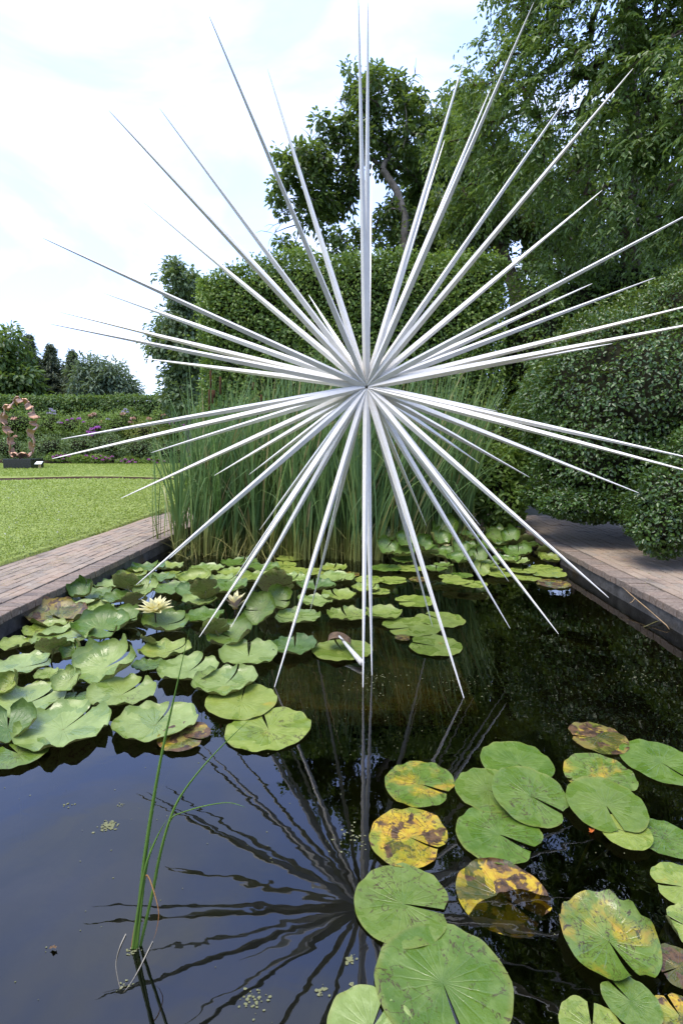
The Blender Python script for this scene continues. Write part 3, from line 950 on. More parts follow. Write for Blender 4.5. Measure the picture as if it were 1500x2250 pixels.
def place_pads():
    zx = {}
    for p in PADS:
        zx.setdefault(p[6], []).append(p[0])
    for k in zx: zx[k].sort()
    seen = {}
    order = sorted(range(len(PADS)), key=lambda i: PADS[i][1])
    made = []
    for rank, i in enumerate(order):
        x, y, wpx, st, tint, notch, zone = PADS[i]
        rr = random.Random(1000 + i)
        if tint == 'p' and wpx < 110: tint = rr.choice('pppplldg')
        fg = i < 23
        base = {'f': 0.004, 'c': 0.008, 'w': 0.012, 'b': 0.02, 'v': 0.03, 'u': 0.03}[st] + {'rb': 0.01, 'rm': 0.07, 'rt': 0.14}.get(zone, 0.0)
        # overlapping neighbours lie on each other
        p = onz(x, y, base)
        lift = 0.0
        for (q, r0, z0) in made:
            dd = math.hypot(p[0] - q[0], p[1] - q[1])
            if dd < r0 * 1.25: lift = max(lift, z0 + 0.006 * (1.0 if st == 'f' else 1.4))
        z = min(base + lift, 0.2)
        p = onz(x, y, z)
        r = wpx * 0.5 * pxm(p) * (1.03 if wpx > 145 or fg else 1.16) * (1.18 if zone in ('rb', 'rm', 'rt') else 1.0)
        tilt = {'f': rr.uniform(-1.0, 1.0), 'c': 5.0, 'w': rr.uniform(-2, 3), 'b': rr.uniform(8, 20), 'v': rr.uniform(34, 52), 'u': rr.uniform(38, 58)}[st]
        z += max(0.0, r * math.sin(math.radians(abs(tilt))) * (0.75 if st in 'uv' else 0.4))
        if i in (8, 13): z += 0.02
        if i == 15: z = -0.001
        p = onz(x, y, z)
        p[0] = min(max(p[0], PX0 + r * .75), PX1 - r * .7) if p[1] > 2.5 else p[0]
        if fg: r *= 0.99
        made.append((p, r, lift + 0.002))
        if zone.startswith('#'):
            lab = zone[1:]
        else:
            n = zx[zone].index(x) if zx[zone].count(x) == 1 else zx[zone].index(x) + seen.setdefault((zone, x), 0)
            lab = f'{LOOK[st]} {HUE[tint]} lily pad, {ORD[n]} from the left {ZONES[zone]}'
        o = link('lily_pad', pad_mesh(st, 500 + i, PADM[tint], FOLDS.get(i)))
        tag(o, lab, 'lily pad', 'water lily pads on the pond')
        o.scale = (r, r, r)
        phi = {'c': 20, 'f': rr.uniform(0, 360), 'w': 90 + rr.uniform(-60, 60), 'b': 90 + rr.uniform(-40, 40), 'v': 90 + rr.uniform(-35, 35), 'u': -90 + rr.uniform(-25, 25)}[st]
        if i == 8: tilt, phi = 9, 120
        if i in (13, 10): tilt, phi = 4, 60
        if i == 17: tilt, phi = 2, 90
        if i == 15: tilt, phi = 4, 110
        ph = math.radians(phi)
        axis = Vector((math.sin(ph), -math.cos(ph), 0))            # raises the edge that lies towards phi
        Mr = Matrix.Rotation(math.radians(tilt), 4, axis) @ Matrix.Rotation(math.radians(notch), 4, 'Z')
        o.matrix_world = Matrix.Translation(Vector(p)) @ Mr @ Matrix.Diagonal((r, r, r, 1))
        # its stalk goes down to the mud
        if wpx > 60:
            zb = -0.46
            top = np.array(o.matrix_world.translation)
            dx, dy = rr.uniform(-.25, .25), rr.uniform(-.05, .35)
            pts = [top + (0, 0, -0.004), top + (dx * .15, dy * .15, -0.08), top + (dx * .5, dy * .5, -0.25), np.array([top[0] + dx, top[1] + dy, zb])]
            V, F = tube_vf(pts, [0.006, 0.0055, 0.0055, 0.006], 5)
            inv = np.array(o.matrix_world.inverted())
            V = [(inv @ np.array([*v, 1.0]))[:3] for v in V]
            link('stem', list_mesh('stem', V, F, M_STEM, True), o)
place_pads()

# ---- flowers
def petal_mat():
    m, t, out = newmat('cream_petal')
    h = NT(t)
    v = h.n('ShaderNodeTexCoord').outputs['Object']
    at = h.n('ShaderNodeAttribute', attribute_name='rnd')
    c = h.ramp(at.outputs['Fac'], [(0.0, (0.62, 0.56, 0.22)), (0.35, (0.76, 0.71, 0.34)), (1.0, (0.80, 0.76, 0.47))])
    c = h.mix(h.math('MULTIPLY', h.step(h.noise(v, 40.0, 3.0), 0.45, 0.7), 0.15), c, (0.72, 0.58, 0.36))
    b = h.bsdf(c, 0.5, 0.3)
    tr = h.n('ShaderNodeBsdfTranslucent'); t.links.new(c, tr.inputs['Color'])
    ms = h.n('ShaderNodeMixShader', {'Fac': 0.3})
    t.links.new(b, ms.inputs[1]); t.links.new(tr.outputs[0], ms.inputs[2])
    t.links.new(ms.outputs[0], out.inputs['Surface'])
    return m
M_PETAL = petal_mat()
M_SEPAL = plain_mat('pink_sepal', (0.62, 0.46, 0.34), 0.5, 0.3, 0.25, 30.0)
M_STAMEN = plain_mat('yellow_stamen', (0.72, 0.48, 0.04), 0.6, 0.3)
M_FSTEM = plain_mat('flower_stem', (0.065, 0.045, 0.025), 0.5, 0.4)
def petal_mesh(L, W, curl, mat):
    n = 9
    V, F, A = [], [], []
    for i in range(n):
        t = i / (n - 1)
        wd = W * (math.sin(PI * min(1, 0.16 + 0.84 * t) ** 0.80)) ** 0.8 if t < 1 else 0.0
        wd = max(wd, 0.0004)
        for s in (-1, -.5, 0, .5, 1):
            V.append((s * wd * 0.5, L * t, curl * L * t * t + 0.30 * wd * s * s))
            A.append(t)
    for i in range(n - 1):
        for k in range(4):
            a = i * 5 + k
            F.append((a, a + 1, a + 6, a + 5))
    return np_mesh('petal', V, F, mat, A, True)
def make_flower(base_px, zc, diam_px, opening, label, stem_to):
    c = onz(*base_px, zc)
    r = diam_px * 0.5 * pxm(c)
    root = empty('water_lily_flower', (c[0], c[1], 0), label, 'flower', 'pale water lily flowers')
    loc = Vector((0, 0, zc))
    rr = random.Random(diam_px)
    rows = opening
    for (n, el, L, W, curl, m) in rows:
        me = petal_mesh(r * L, r * W, curl, m)
        for k in range(n):
            o = link('petal', me, root)
            az = 2 * PI * (k + rr.uniform(-.12, .12)) / n + el
            o.matrix_local = Matrix.Translation(loc) @ Matrix.Rotation(az, 4, 'Z') @ Matrix.Rotation(el + rr.uniform(-.10, .10), 4, 'X') @ Matrix.Scale(rr.uniform(.9, 1.06), 4)
    mb = MB()
    for k in range(26):
        an = rr.uniform(0, 2 * PI); q = rr.uniform(0.02, .16) * r
        p0 = np.array([math.cos(an) * q, math.sin(an) * q, zc]); p1 = p0 + (math.cos(an) * .06 * r, math.sin(an) * .06 * r, r * rr.uniform(.28, .42))
        mb.add(tube_vf([p0, p1], [r * .02, r * .012], 4))
    mb.build('stamens', M_STAMEN, root)
    V, F = tube_vf([np.array([0, 0, zc + 0.004]), np.array([stem_to * .2, 0, zc * .5]), np.array([stem_to, 0.02, -0.05]), np.array([stem_to * 3, .1, -0.46])], [0.0075, 0.006, 0.006, 0.006], 6)
    link('stem', list_mesh('stem', V, F, M_FSTEM, True), root)
make_flower((341, 1345), 0.135, 84, [(7, 0.16, 1.05, .38, .10, M_PETAL), (8, 0.48, 1.02, .36, .06, M_PETAL), (7, 0.82, .95, .34, .02, M_PETAL), (6, 1.15, .80, .30, -.05, M_PETAL)],
            'fully open cream water lily flower held above the pads on a dark stem', 0.012)
make_flower((517, 1338), 0.06, 66, [(4, 0.95, 1.25, .46, -.10, M_SEPAL), (5, 1.15, 1.22, .42, -.14, M_PETAL), (6, 1.30, 1.1, .36, -.12, M_PETAL), (3, 0.62, .9, .3, .05, M_PETAL)],
            'half closed cream and pinkish water lily flower behind the spikes', -0.01)
make_flower((980, 1206), 0.07, 24, [(5, 0.9, 1.1, .5, -.05, M_PETAL), (5, 1.25, 1.0, .4, -.1, M_PETAL)], 'tiny pale yellow flower almost hidden in the heap of pads', 0.0)

# ---- broken stalk and curled dead flap
M_TAN = plain_mat('dead_leaf', (0.20, 0.125, 0.065), 0.75, 0.3, 0.55, 14.0, bump=0.4)
M_WSTALK = plain_mat('bleached_stalk', (0.70, 0.68, 0.60), 0.6, 0.3, 0.2, 20.0)
def make_broken_stalk():
    a = onz(795, 1457, 0.03); b = onz(745, 1398, 0.10)
    root = empty('broken_stalk', (a[0], a[1], 0), 'bleached broken stalk with a curled brown dead leaf on a flat pad', 'stalk')
    o = off(root)
    link('stalk', list_mesh('stalk', *tube_vf([a - o, (a * .6 + b * .4) - o, b - o], [0.021, 0.015, 0.008], 7), M_WSTALK, True), root)
    V, F = [], []
    n, mcols = 11, 6
    for i in range(n):
        u = i / (n - 1)
        an = PI * (0.05 + 0.95 * u)
        for j in range(mcols):
            q = j / (mcols - 1)
            V.append(np.array([-0.085 * math.cos(an) * (1 + .08 * math.sin(9 * u)), (q - .5) * 0.15 * math.sin(PI * (0.2 + .6 * u)), 0.05 + 0.055 * math.sin(an) + 0.012 * math.sin(7 * q + 5 * u)]) + (b * [1, 1, 0] - o))
    for i in range(n - 1):
        for j in range(mcols - 1):
            a0 = i * mcols + j
            F.append((a0, a0 + 1, a0 + mcols + 1, a0 + mcols))
    link('dead_leaf', list_mesh('dead_leaf', V, F, M_TAN, True), root)
make_broken_stalk()

# ---- foreground reed tuft
M_BLADE = plain_mat('reed_blade', (0.105, 0.205, 0.030), 0.45, 0.4, 0.35, 6.0, c2=(0.070, 0.150, 0.020))
M_DRYB = plain_mat('dry_blade', (0.42, 0.24, 0.09), 0.7, 0.2, 0.4, 12.0, c2=(0.30, 0.13, 0.04))
def blade_vf(pts, w0, roll=0.0, keel=0.25):
    """tapering blade with a keel, through the points"""
    P = np.asarray(pts, float)
    # Catmull style resample
    out = []
    for i in range(len(P) - 1):
        p0, p1, p2, p3 = P[max(i - 1, 0)], P[i], P[i + 1], P[min(i + 2, len(P) - 1)]
        for k in range(6):
            t = k / 6
            out.append(0.5 * ((2 * p1) + (-p0 + p2) * t + (2 * p0 - 5 * p1 + 4 * p2 - p3) * t * t + (-p0 + 3 * p1 - 3 * p2 + p3) * t ** 3))
    out.append(P[-1])
    P = np.array(out); n = len(P)
    V, F = [], []
    for i in range(n):
        t = P[min(i + 1, n - 1)] - P[max(i - 1, 0)]; t /= np.linalg.norm(t) + 1e-9
        s = np.cross(t, (math.sin(roll), -math.cos(roll), 0.15)); s /= np.linalg.norm(s) + 1e-9
        nn = np.cross(s, t)
        f = i / (n - 1)
        wd = w0 * (0.75 + 0.5 * f if f < 0.3 else 0.9) * max(0.03, 1 - f ** 2.2)
        V += [P[i] - s * wd * .5, P[i] + nn * wd * keel, P[i] + s * wd * .5, P[i] - nn * wd * keel * .25]
    for i in range(n - 1):
        for k in range(4):
            q = (k + 1) % 4
            F.append((i * 4 + k, i * 4 + q, i * 4 + 4 + q, i * 4 + 4 + k))
    return V, F
def make_front_reed():
    base = onz(297, 2085, 0.0)
    root = empty('reed_tuft', base, 'thin green reed tuft rising alone from the open water in the lower left', 'reed')
    Y0 = base[1]
    def pl(lst, w_, mat, roll=0.0):
        pts = [onz(*q[:2], q[2]) if k < 2 and lst[0][1] > 2060 else ony(q[0], q[1], Y0 + q[2]) for k, q in enumerate(lst)]
        V, F = blade_vf(pts, w_, roll)
        link('blade', list_mesh('blade', np.array(V) - base, F, mat, True), root)
    pl([(296, 2110, -0.05), (298, 2084, 0.0), (316, 1905, .01), (334, 1780, .03), (357, 1650, .05), (388, 1510, .08), (416, 1384, .10)], 0.0155, M_BLADE)
    pl([(307, 2104, -0.05), (309, 2078, 0.0), (334, 1968, .01), (352, 1878, .02), (374, 1800, .02), (400, 1745, .03), (450, 1680, .05), (512, 1615, .07), (566, 1566, .09)], 0.011, M_BLADE, 0.3)
    pl([(374, 1804, .02), (384, 1792, .02), (420, 1779, .0), (465, 1768, -.02), (505, 1764, -.04), (540, 1774, -.07)], 0.010, M_BLADE, 0.9)
    pl([(292, 2108, -0.05), (293, 2084, 0.0), (306, 1990, .0), (322, 1900, .0), (345, 1840, .02), (368, 1800, .02)], 0.013, M_BLADE, 0.2)
    pl([(301, 2106, -0.05), (302, 2084, 0.0), (316, 1950, .0), (328, 1880, .01), (332, 1848, .02)], 0.008, M_BLADE, 0.5)
    pl([(290, 2100, -0.04), (290, 2082, 0.0), (298, 2030, .0), (308, 1985, .0), (318, 1930, .0), (327, 1928, .0), (340, 1965, -.01), (349, 2005, -.02), (345, 2040, -.03), (337, 2066, -.04)], 0.0065, M_DRYB, 0.4)
    # two bleached strands lying at the foot of the tuft
    for lst in ([(277, 2052), (262, 2085), (255, 2118), (259, 2150), (266, 2172), (277, 2158)], [(336, 2068), (318, 2105), (300, 2140), (282, 2168), (270, 2182)]):
        V, F = blade_vf([onz(x, y, 0.003) for x, y in lst], 0.004, 0.0, 0.15)
        link('dead_strand', list_mesh('dead_strand', np.array(V) - base, F, M_DRYW, True), root)
M_DRYW = plain_mat('bleached_strand', (0.40, 0.36, 0.27), 0.8, 0.2, 0.4, 20.0)
make_front_reed()

# ---- dry twig on the right wall, orange scrap, floating litter
M_TWIG = plain_mat('dry_twig', (0.36, 0.25, 0.13), 0.75, 0.2, 0.4, 10.0)
def make_twig():
    pts = [(1383, 1290, .15), (1391, 1302, .13), (1394, 1314, .11), (1420, 1336, .08), (1452, 1358, .05), (1480, 1374, .03), (1502, 1383, .01)]
    P = [onz(x, y, z) for x, y, z in pts]
    P = [np.array([min(q[0], PX1 - 0.03), q[1], q[2]]) for q in P]
    root = empty('dry_twig', P[-1] * [1, 1, 0], 'dry forked tan stalk leaning on the right pool wall', 'twig')
    o = off(root)
    link('stalk', list_mesh('stalk', *tube_vf([p - o for p in P], [.002, .004, .0055, .0045, .004, .004, .003], 5), M_TWIG, True), root)
    q = [onz(1394, 1314, .11), onz(1388, 1322, .09), onz(1382, 1325, .08)]
    link('side_shoot', list_mesh('side_shoot', *tube_vf([p - o for p in q], [.004, .003, .0015], 5), M_TWIG, True), root)
    q = [onz(1460, 1362, .02), onz(1440, 1366, .02), onz(1412, 1378, .01)]
    link('green_shoot', list_mesh('green_shoot', *tube_vf([p - o for p in q], [.003, .003, .002], 5), M_STEM, True), root)
make_twig()
M_ORANGE = plain_mat('orange_leaf', (0.55, 0.15, 0.03), 0.6, 0.3)
def scrap(name, px, size, mat, label, cat, seed, z=0.003):
    p = onz(*px, z)
    rr = random.Random(seed)
    V = [(0, 0, .006)]
    n = 9
    for k in range(n):
        an = 2 * PI * k / n
        q = size * rr.uniform(.55, 1.1) * (1 if k % 2 else .75)
        V.append((q * math.cos(an) * 1.3, q * math.sin(an) * .6, rr.uniform(0, .012)))
    F = [(0, 1 + k, 1 + (k + 1) % n) for k in range(n)]
    o = link(name, list_mesh(name, V, F, mat))
    o.location = p; o.rotation_euler = (0, 0, rr.uniform(-.4, .4))
    tag(o, label, cat)
scrap('leaf_scrap', (1300, 1826), 0.017, M_ORANGE, 'small orange leaf scrap floating below the split green pad', 'leaf scrap', 1)
scrap('leaf_scrap', (118, 2085), 0.012, M_TAN, 'small curled brown leaf scrap on open water at lower left', 'leaf scrap', 2)
scrap('leaf_scrap', (112, 1318), 0.022, M_ORANGE, 'red brown dead leaf lying on pads under the left brick edge', 'leaf scrap', 3, 0.05)
scrap('leaf_scrap', (560, 1482), 0.02, M_TAN, 'tan leaf scrap on the pad near the slab corner', 'leaf scrap', 4, 0.02)
M_LITTER = plain_mat('litter', (0.24, 0.24, 0.14), 0.8, 0.2, 0.6, 30.0, c2=(0.09, 0.10, 0.03), coords='Generated')
def make_litter():
    """specks of duckweed, seed husks and algae drifting on the water"""
    P, S = [], []
    rr = np.random.default_rng(5)
    def patch(px, spread, n, s):
        c = onz(*px, 0.0)
        for k in range(n):
            P.append(c + np.array([rr.normal(0, spread), rr.normal(0, spread * .8), 0])); S.append(s * rr.uniform(.4, 1.3))
    patch((296, 2090), .012, 26, .003); patch((275, 2165), .012, 14, .003)
    patch((240, 1815), .018, 90, .0042)
    patch((262, 1770), .010, 12, .003); patch((150, 1770), .012, 10, .003); patch((560, 2200), .02, 30, .004); patch((795, 2190), .02, 60, .005)
    patch((770, 2110), .01, 25, .004); patch((700, 2180), .01, 14, .004); patch((1060, 2130), .03, 50, .004); patch((930, 2080), .025, 30, .0035)
    patch((830, 1500), .14, 60, .004); patch((1020, 1500), .1, 30, .0035); patch((770, 1840), .05, 40, .004); patch((1230, 1450), .25, 30, .003)
    patch((1390, 1480), .12, 30, .004); patch((1110, 1340), .2, 20, .004)
    for k in range(1000):
        x, y = rr.uniform(PX0 + .1, PX1 - .1), rr.uniform(1.0, 6.5)
        P.append(np.array([x, y, 0])); S.append(.0019 * rr.uniform(.3, 1.5))
    V, F = [], []
    for p, s in zip(P, S):
        if not (PX0 < p[0] < PX1): continue
        o = len(V)
        n = 5
        a0 = rr.uniform(0, 6)
        for k in range(n):
            an = a0 + 2 * PI * k / n
            q = s * rr.uniform(.6, 1.2)
            V.append((p[0] + math.cos(an) * q * 1.3, p[1] + math.sin(an) * q, 0.0012 + rr.uniform(0, .0008)))
        V.append((p[0], p[1], 0.0035))
        for k in range(n): F.append((o + 5, o + k, o + (k + 1) % n))
    o = link('floating_litter', list_mesh('floating_litter', V, F, M_LITTER))
    tag(o, 'pale specks of duckweed and algae scattered on the dark water', 'litter', kind='stuff')
make_litter()

# ================================================================== VEGETATION HELPERS
def unit(a):
    return a / (np.linalg.norm(a, axis=-1, keepdims=True) + 1e-9)
def leaf_mesh(name, P, D, N, L, W, mat, fold=0.18, droop=0.12, rnd=None):
    """P base points, D leaf axis, N upper side; every leaf two quads folded on the midrib"""
    n = len(P)
    D = unit(D); N = unit(N - D * np.sum(N * D, axis=1, keepdims=True)); B = np.cross(D, N)
    L = np.broadcast_to(np.asarray(L, float), (n,))[:, None]; W = np.broadcast_to(np.asarray(W, float), (n,))[:, None]
    V = np.empty((n, 6, 3), np.float32)
    V[:, 0] = P
    V[:, 1] = P + D * L * .32 + B * W * .5 + N * W * fold
    V[:, 2] = P + D * L * .72 + B * W * .36 + N * (W * fold - L * droop * .4)
    V[:, 3] = P + D * L - N * L * droop
    V[:, 4] = P + D * L * .32 - B * W * .5 + N * W * fold
    V[:, 5] = P + D * L * .72 - B * W * .36 + N * (W * fold - L * droop * .4)
    base = (np.arange(n) * 6)[:, None]
    F = np.concatenate([base + [0, 1, 2, 3], base + [0, 3, 5, 4]], axis=1).reshape(-1, 4)
    r = rng.random(n) if rnd is None else rnd
    return np_mesh(name, V.reshape(-1, 3), F, mat, np.repeat(r, 6))
def tri_leaf_mesh(name, P, D, N, L, W, mat, rnd=None):
    n = len(P)
    D = unit(D); N = unit(N - D * np.sum(N * D, axis=1, keepdims=True)); B = np.cross(D, N)
    L = np.broadcast_to(np.asarray(L, float), (n,))[:, None]; W = np.broadcast_to(np.asarray(W, float), (n,))[:, None]
    V = np.empty((n, 4, 3), np.float32)
    V[:, 0] = P; V[:, 1] = P + D * L * .5 + B * W * .5; V[:, 2] = P + D * L; V[:, 3] = P + D * L * .5 - B * W * .5
    F = (np.arange(n) * 4)[:, None] + np.array([0, 1, 2, 3])
    r = rng.random(n) if rnd is None else rnd
    return np_mesh(name, V.reshape(-1, 3), F, mat, np.repeat(r, 4))
def rdir(n):
    return unit(rng.normal(size=(n, 3)))
def pnoise(P, s, seed=0.0):
    """cheap smooth noise in -1..1"""
    x, y, z = P[:, 0] * s + seed, P[:, 1] * s + seed * 1.7, P[:, 2] * s - seed
    return (np.sin(x * 1.7 + np.sin(y * 2.3 + z)) + np.sin(y * 1.9 + np.sin(z * 2.1 + x * 1.3)) + np.sin(z * 2.2 + np.sin(x * 1.6 - y))) / 3.0
M_BARK = plain_mat('bark', (0.155, 0.115, 0.082), 0.9, 0.15, 0.5, 6.0, bump=0.9)
M_BARKD = plain_mat('dark_bark', (0.085, 0.066, 0.050), 0.9, 0.15, 0.5, 6.0, bump=0.9)
M_BARKG = plain_mat('grey_bark', (0.20, 0.175, 0.145), 0.9, 0.15, 0.5, 6.0, bump=0.9)

def shell_leaves(name, blobs, n, L, W, mat, parent, depth=0.35, lump=0.12, cut_z=None, up=0.35, keep=None, rel=0.0, hang=0.4):
    """leaves in a lumpy shell over a union of ellipsoids (centre, radii)"""
    area = np.array([(r[0] * r[1] + r[1] * r[2] + r[0] * r[2]) for c, r in blobs])
    cnt = (n * area / area.sum()).astype(int)
    Ps, Ns = [], []
    for (c, r), k in zip(blobs, cnt):
        c, r = np.asarray(c, float), np.asarray(r, float)
        d = rdir(k)
        q = c + d * r
        lumpv = pnoise(q, 2.6 / max(0.5, min(r)), 3.1) * lump + pnoise(q, 7.0 / max(0.5, min(r)), 1.3) * lump * 0.5
        f = 1 + lumpv - depth * rng.random(k) ** 1.8
        p = c + d * r * f[:, None]
        nn = unit(d / r)
        ok = np.ones(k, bool)
        for (c2, r2) in blobs:
            if c2 is c or (np.allclose(c2, c) and np.allclose(r2, r)): continue
            ok &= np.sum(((p - np.asarray(c2)) / np.asarray(r2)) ** 2, axis=1) > 0.72
        if cut_z is not None: ok &= p[:, 2] > cut_z
        if keep is not None: ok &= keep(p)
        Ps.append(p[ok]); Ns.append(nn[ok])
    P, Nn = np.concatenate(Ps), np.concatenate(Ns)
    k = len(P)
    D = unit(rdir(k) * 0.9 + Nn * 0.55 + np.array([0, 0, -hang]))
    N = unit(Nn * 0.7 + np.array([0, 0, up]) + rdir(k) * 0.55)
    s = rng.uniform(.65, 1.2, k)
    rnd = np.clip(rng.random(k) * 0.75 + 0.25 * (0.5 + 0.5 * pnoise(P, 1.9, 7.7)) + rel, 0, 1)
    o = link(name, leaf_mesh(name, P - off(parent), D, N, L * s, W * s, mat, rnd=rnd), parent)
    return o
def core_mesh(name, blobs, mat, parent, f=0.74, cut_z=None):
    bm = bmesh.new()
    o = off(parent)
    for c, r in blobs:
        q = bmesh.ops.create_icosphere(bm, subdivisions=3, radius=1.0)
        for v in q['verts']:
            p = np.array(v.co) * np.asarray(r) * f * (1 + 0.08 * math.sin(7 * v.co.x + 3 * v.co.z) * math.cos(6 * v.co.y))
            p = p + np.asarray(c)
            if cut_z is not None: p[2] = max(p[2], cut_z)
            v.co = Vector(p - o)
    me = bpy.data.meshes.new(name)
    bm.to_mesh(me); bm.free()
    me.materials.append(mat)
    return link(name, me, parent)
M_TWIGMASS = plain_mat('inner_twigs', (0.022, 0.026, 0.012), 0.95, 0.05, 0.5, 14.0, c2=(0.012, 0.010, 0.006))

def grow_tree(root, trunk_pts, trunk_r, clumps, bark, seed=0, wig=0.12, minr=0.008, sides=5, twig_exp=0.42):
    """branches grown from the trunk to every leaf clump; returns nothing, builds one trunk mesh"""
    rr = np.random.default_rng(seed)
    nodes = [np.asarray(p, float) for p in trunk_pts]
    par = [-1] + list(range(len(trunk_pts) - 1))
    ntr = len(nodes)
    weight = np.zeros(0)
    ends = []
    top = nodes[-1]
    order = np.argsort([np.linalg.norm(c - top) for c in clumps])
    allow = max(1, ntr // 2)
    for oi in order:
        c = clumps[oi]
        A = np.array(nodes[allow:])
        dist = np.linalg.norm(A - c, axis=1) + 0.35 * np.maximum(0, A[:, 2] - c[2] + 0.1)
        j = int(np.argmin(dist)) + allow
        p0 = nodes[j]
        L = np.linalg.norm(c - p0)
        k = max(2, int(L / 0.45))
        last = j
        for s in range(1, k + 1):
            t = s / k
            q = p0 + (c - p0) * t + np.array([0, 0, 0.10 * L * math.sin(PI * t)]) + rr.normal(0, wig * L / k * 0.7, 3) * (t < 1)
            nodes.append(q); par.append(last); last = len(nodes) - 1
        ends.append(last)
    n = len(nodes)
    wgt = np.zeros(n)
    for e in ends: wgt[e] += 1
    for i in range(n - 1, 0, -1):
        wgt[par[i]] += wgt[i]
    tot = max(wgt[ntr - 1], 1)
    rad = np.maximum(minr, trunk_r * 0.80 * (wgt / wgt.max()) ** twig_exp * 0.9)
    for i in range(ntr):
        rad[i] = trunk_r * (1.0 - 0.35 * i / max(1, ntr - 1)) * (1.35 if i == 0 else 1.0)
    V, F = [], []
    o = off(root)
    for i in range(1, n):
        a, b = nodes[par[i]], nodes[i]
        t = b - a
        Ln = np.linalg.norm(t)
        if Ln < 1e-6: continue
        t = t / Ln
        ref = np.array([1.0, 0, 0]) if abs(t[0]) < 0.8 else np.array([0, 1.0, 0])
        u = np.cross(t, ref); u /= np.linalg.norm(u); w_ = np.cross(t, u)
        sd_ = sides + 4 if i < ntr else sides
        ra = min(rad[par[i]], rad[i] * 1.35) if i >= ntr else rad[par[i]]
        b0 = len(V)
        for (p, r_) in ((a - t * ra * 0.25, ra), (b, rad[i])):
            for k in range(sd_):
                an = 2 * PI * k / sd_
                V.append(p - o + (u * math.cos(an) + w_ * math.sin(an)) * r_)
        for k in range(sd_):
            q = (k + 1) % sd_
            F.append((b0 + k, b0 + q, b0 + sd_ + q, b0 + sd_ + k))
    link('trunk', list_mesh('trunk', V, F, bark, True), root)
    return nodes
def clump_points(blobs, n, seed, minfill=0.25, gap=None):
    rr = np.random.default_rng(seed)
    vol = np.array([r[0] * r[1] * r[2] for c, r in blobs]) ** 0.75
    out = []
    for (c, r), k in zip(blobs, np.maximum(1, (n * vol / vol.sum()).astype(int))):
        d = unit(rr.normal(size=(k, 3)))
        q = np.asarray(c) + d * np.asarray(r) * (minfill + (1 - minfill) * rr.random((k, 1)) ** 0.45)
        out.append(q)
    return np.concatenate(out)
def tuft_leaves(name, clumps, per, spread, L, W, mat, parent, seed=0, flat=0.7, hang=0.35, jit=0.55, rel=None):
    """round tufts of leaves about every clump"""
    n = len(clumps)
    per_ = np.random.default_rng(seed).poisson(per, n)
    C = np.repeat(clumps, per_, axis=0)
    k = len(C)
    sp = np.repeat(rng.uniform(.7, 1.25, n), per_)[:, None] * spread
    g = rdir(k) * (rng.random((k, 1)) ** 0.5)
    P = C + g * sp * np.array([1, 1, flat])
    D = unit(unit(g) * 0.8 + rdir(k) * jit + np.array([0, 0, -hang]))
    N = unit(unit(g) * 0.5 + np.array([0, 0, 0.9]) + rdir(k) * 0.5)
    s = rng.uniform(.6, 1.2, k)
    ck = np.repeat(rng.random(n), per_)
    rnd = np.clip(rng.random(k) * .6 + ck * .4, 0, 1)
    return link(name, leaf_mesh(name, P - off(parent), D, N, L * s, W * s, mat, rnd=rnd), parent)
def spray_leaves(name, clumps, twigs, per, length, L, W, mat, parent, centre, droop=0.9, seed=0, twig_mat=None):
    """arching, hanging twigs with leaves set along both sides"""
    rr = np.random.default_rng(seed)
    n = len(clumps)
    C = np.repeat(clumps, twigs, axis=0)
    m = len(C)
    outw = C - np.asarray(centre); outw[:, 2] *= 0.25
    d0 = unit(unit(outw) * 0.7 + rr.normal(size=(m, 3)) * 0.65 + np.array([0, 0, 0.15]))
    Lt = length * rr.uniform(.55, 1.25, m)
    ts = (np.arange(per) + 0.5) / per
    T = ts[None, :, None]
    pos = C[:, None, :] + d0[:, None, :] * Lt[:, None, None] * T + np.array([0, 0, -1.0]) * (Lt[:, None, None] * droop * T * T * 0.75)
    tang = unit(d0[:, None, :] + np.array([0, 0, -1.0]) * (droop * 1.5 * T))
    side = unit(np.cross(tang, np.array([0, 0, 1.0]) + rr.normal(size=(m, per, 3)) * .25))
    sgn = np.where(np.arange(per) % 2 == 0, 1.0, -1.0)[None, :, None]
    D = unit(tang * 0.75 + side * sgn * 0.8 + rr.normal(size=(m, per, 3)) * 0.25 + np.array([0, 0, -0.30]))
    N = unit(np.cross(side, tang) * np.where(np.cross(side, tang)[..., 2:3] < 0, -1, 1) + rr.normal(size=(m, per, 3)) * .35)
    k = m * per
    s = rr.uniform(.65, 1.15, k)
    ck = np.repeat(rr.random(n), twigs * per)
    rnd = np.clip(rr.random(k) * .55 + ck * .45, 0, 1)
    o = link(name, leaf_mesh(name, pos.reshape(-1, 3) - off(parent), D.reshape(-1, 3), N.reshape(-1, 3), L * s, W * s, mat, rnd=rnd), parent)
    return o
def PB(x, y, Y, rx, ry=None, dy=None):
    """ellipsoid whose outline is about rx by ry pixels at distance Y"""
    c = ony(x, y, Y)
    s = pxm(c)
    ry = ry or rx
    return (c, np.array([rx * s, (dy if dy else (rx + ry) * 0.5 * s), ry * s]))

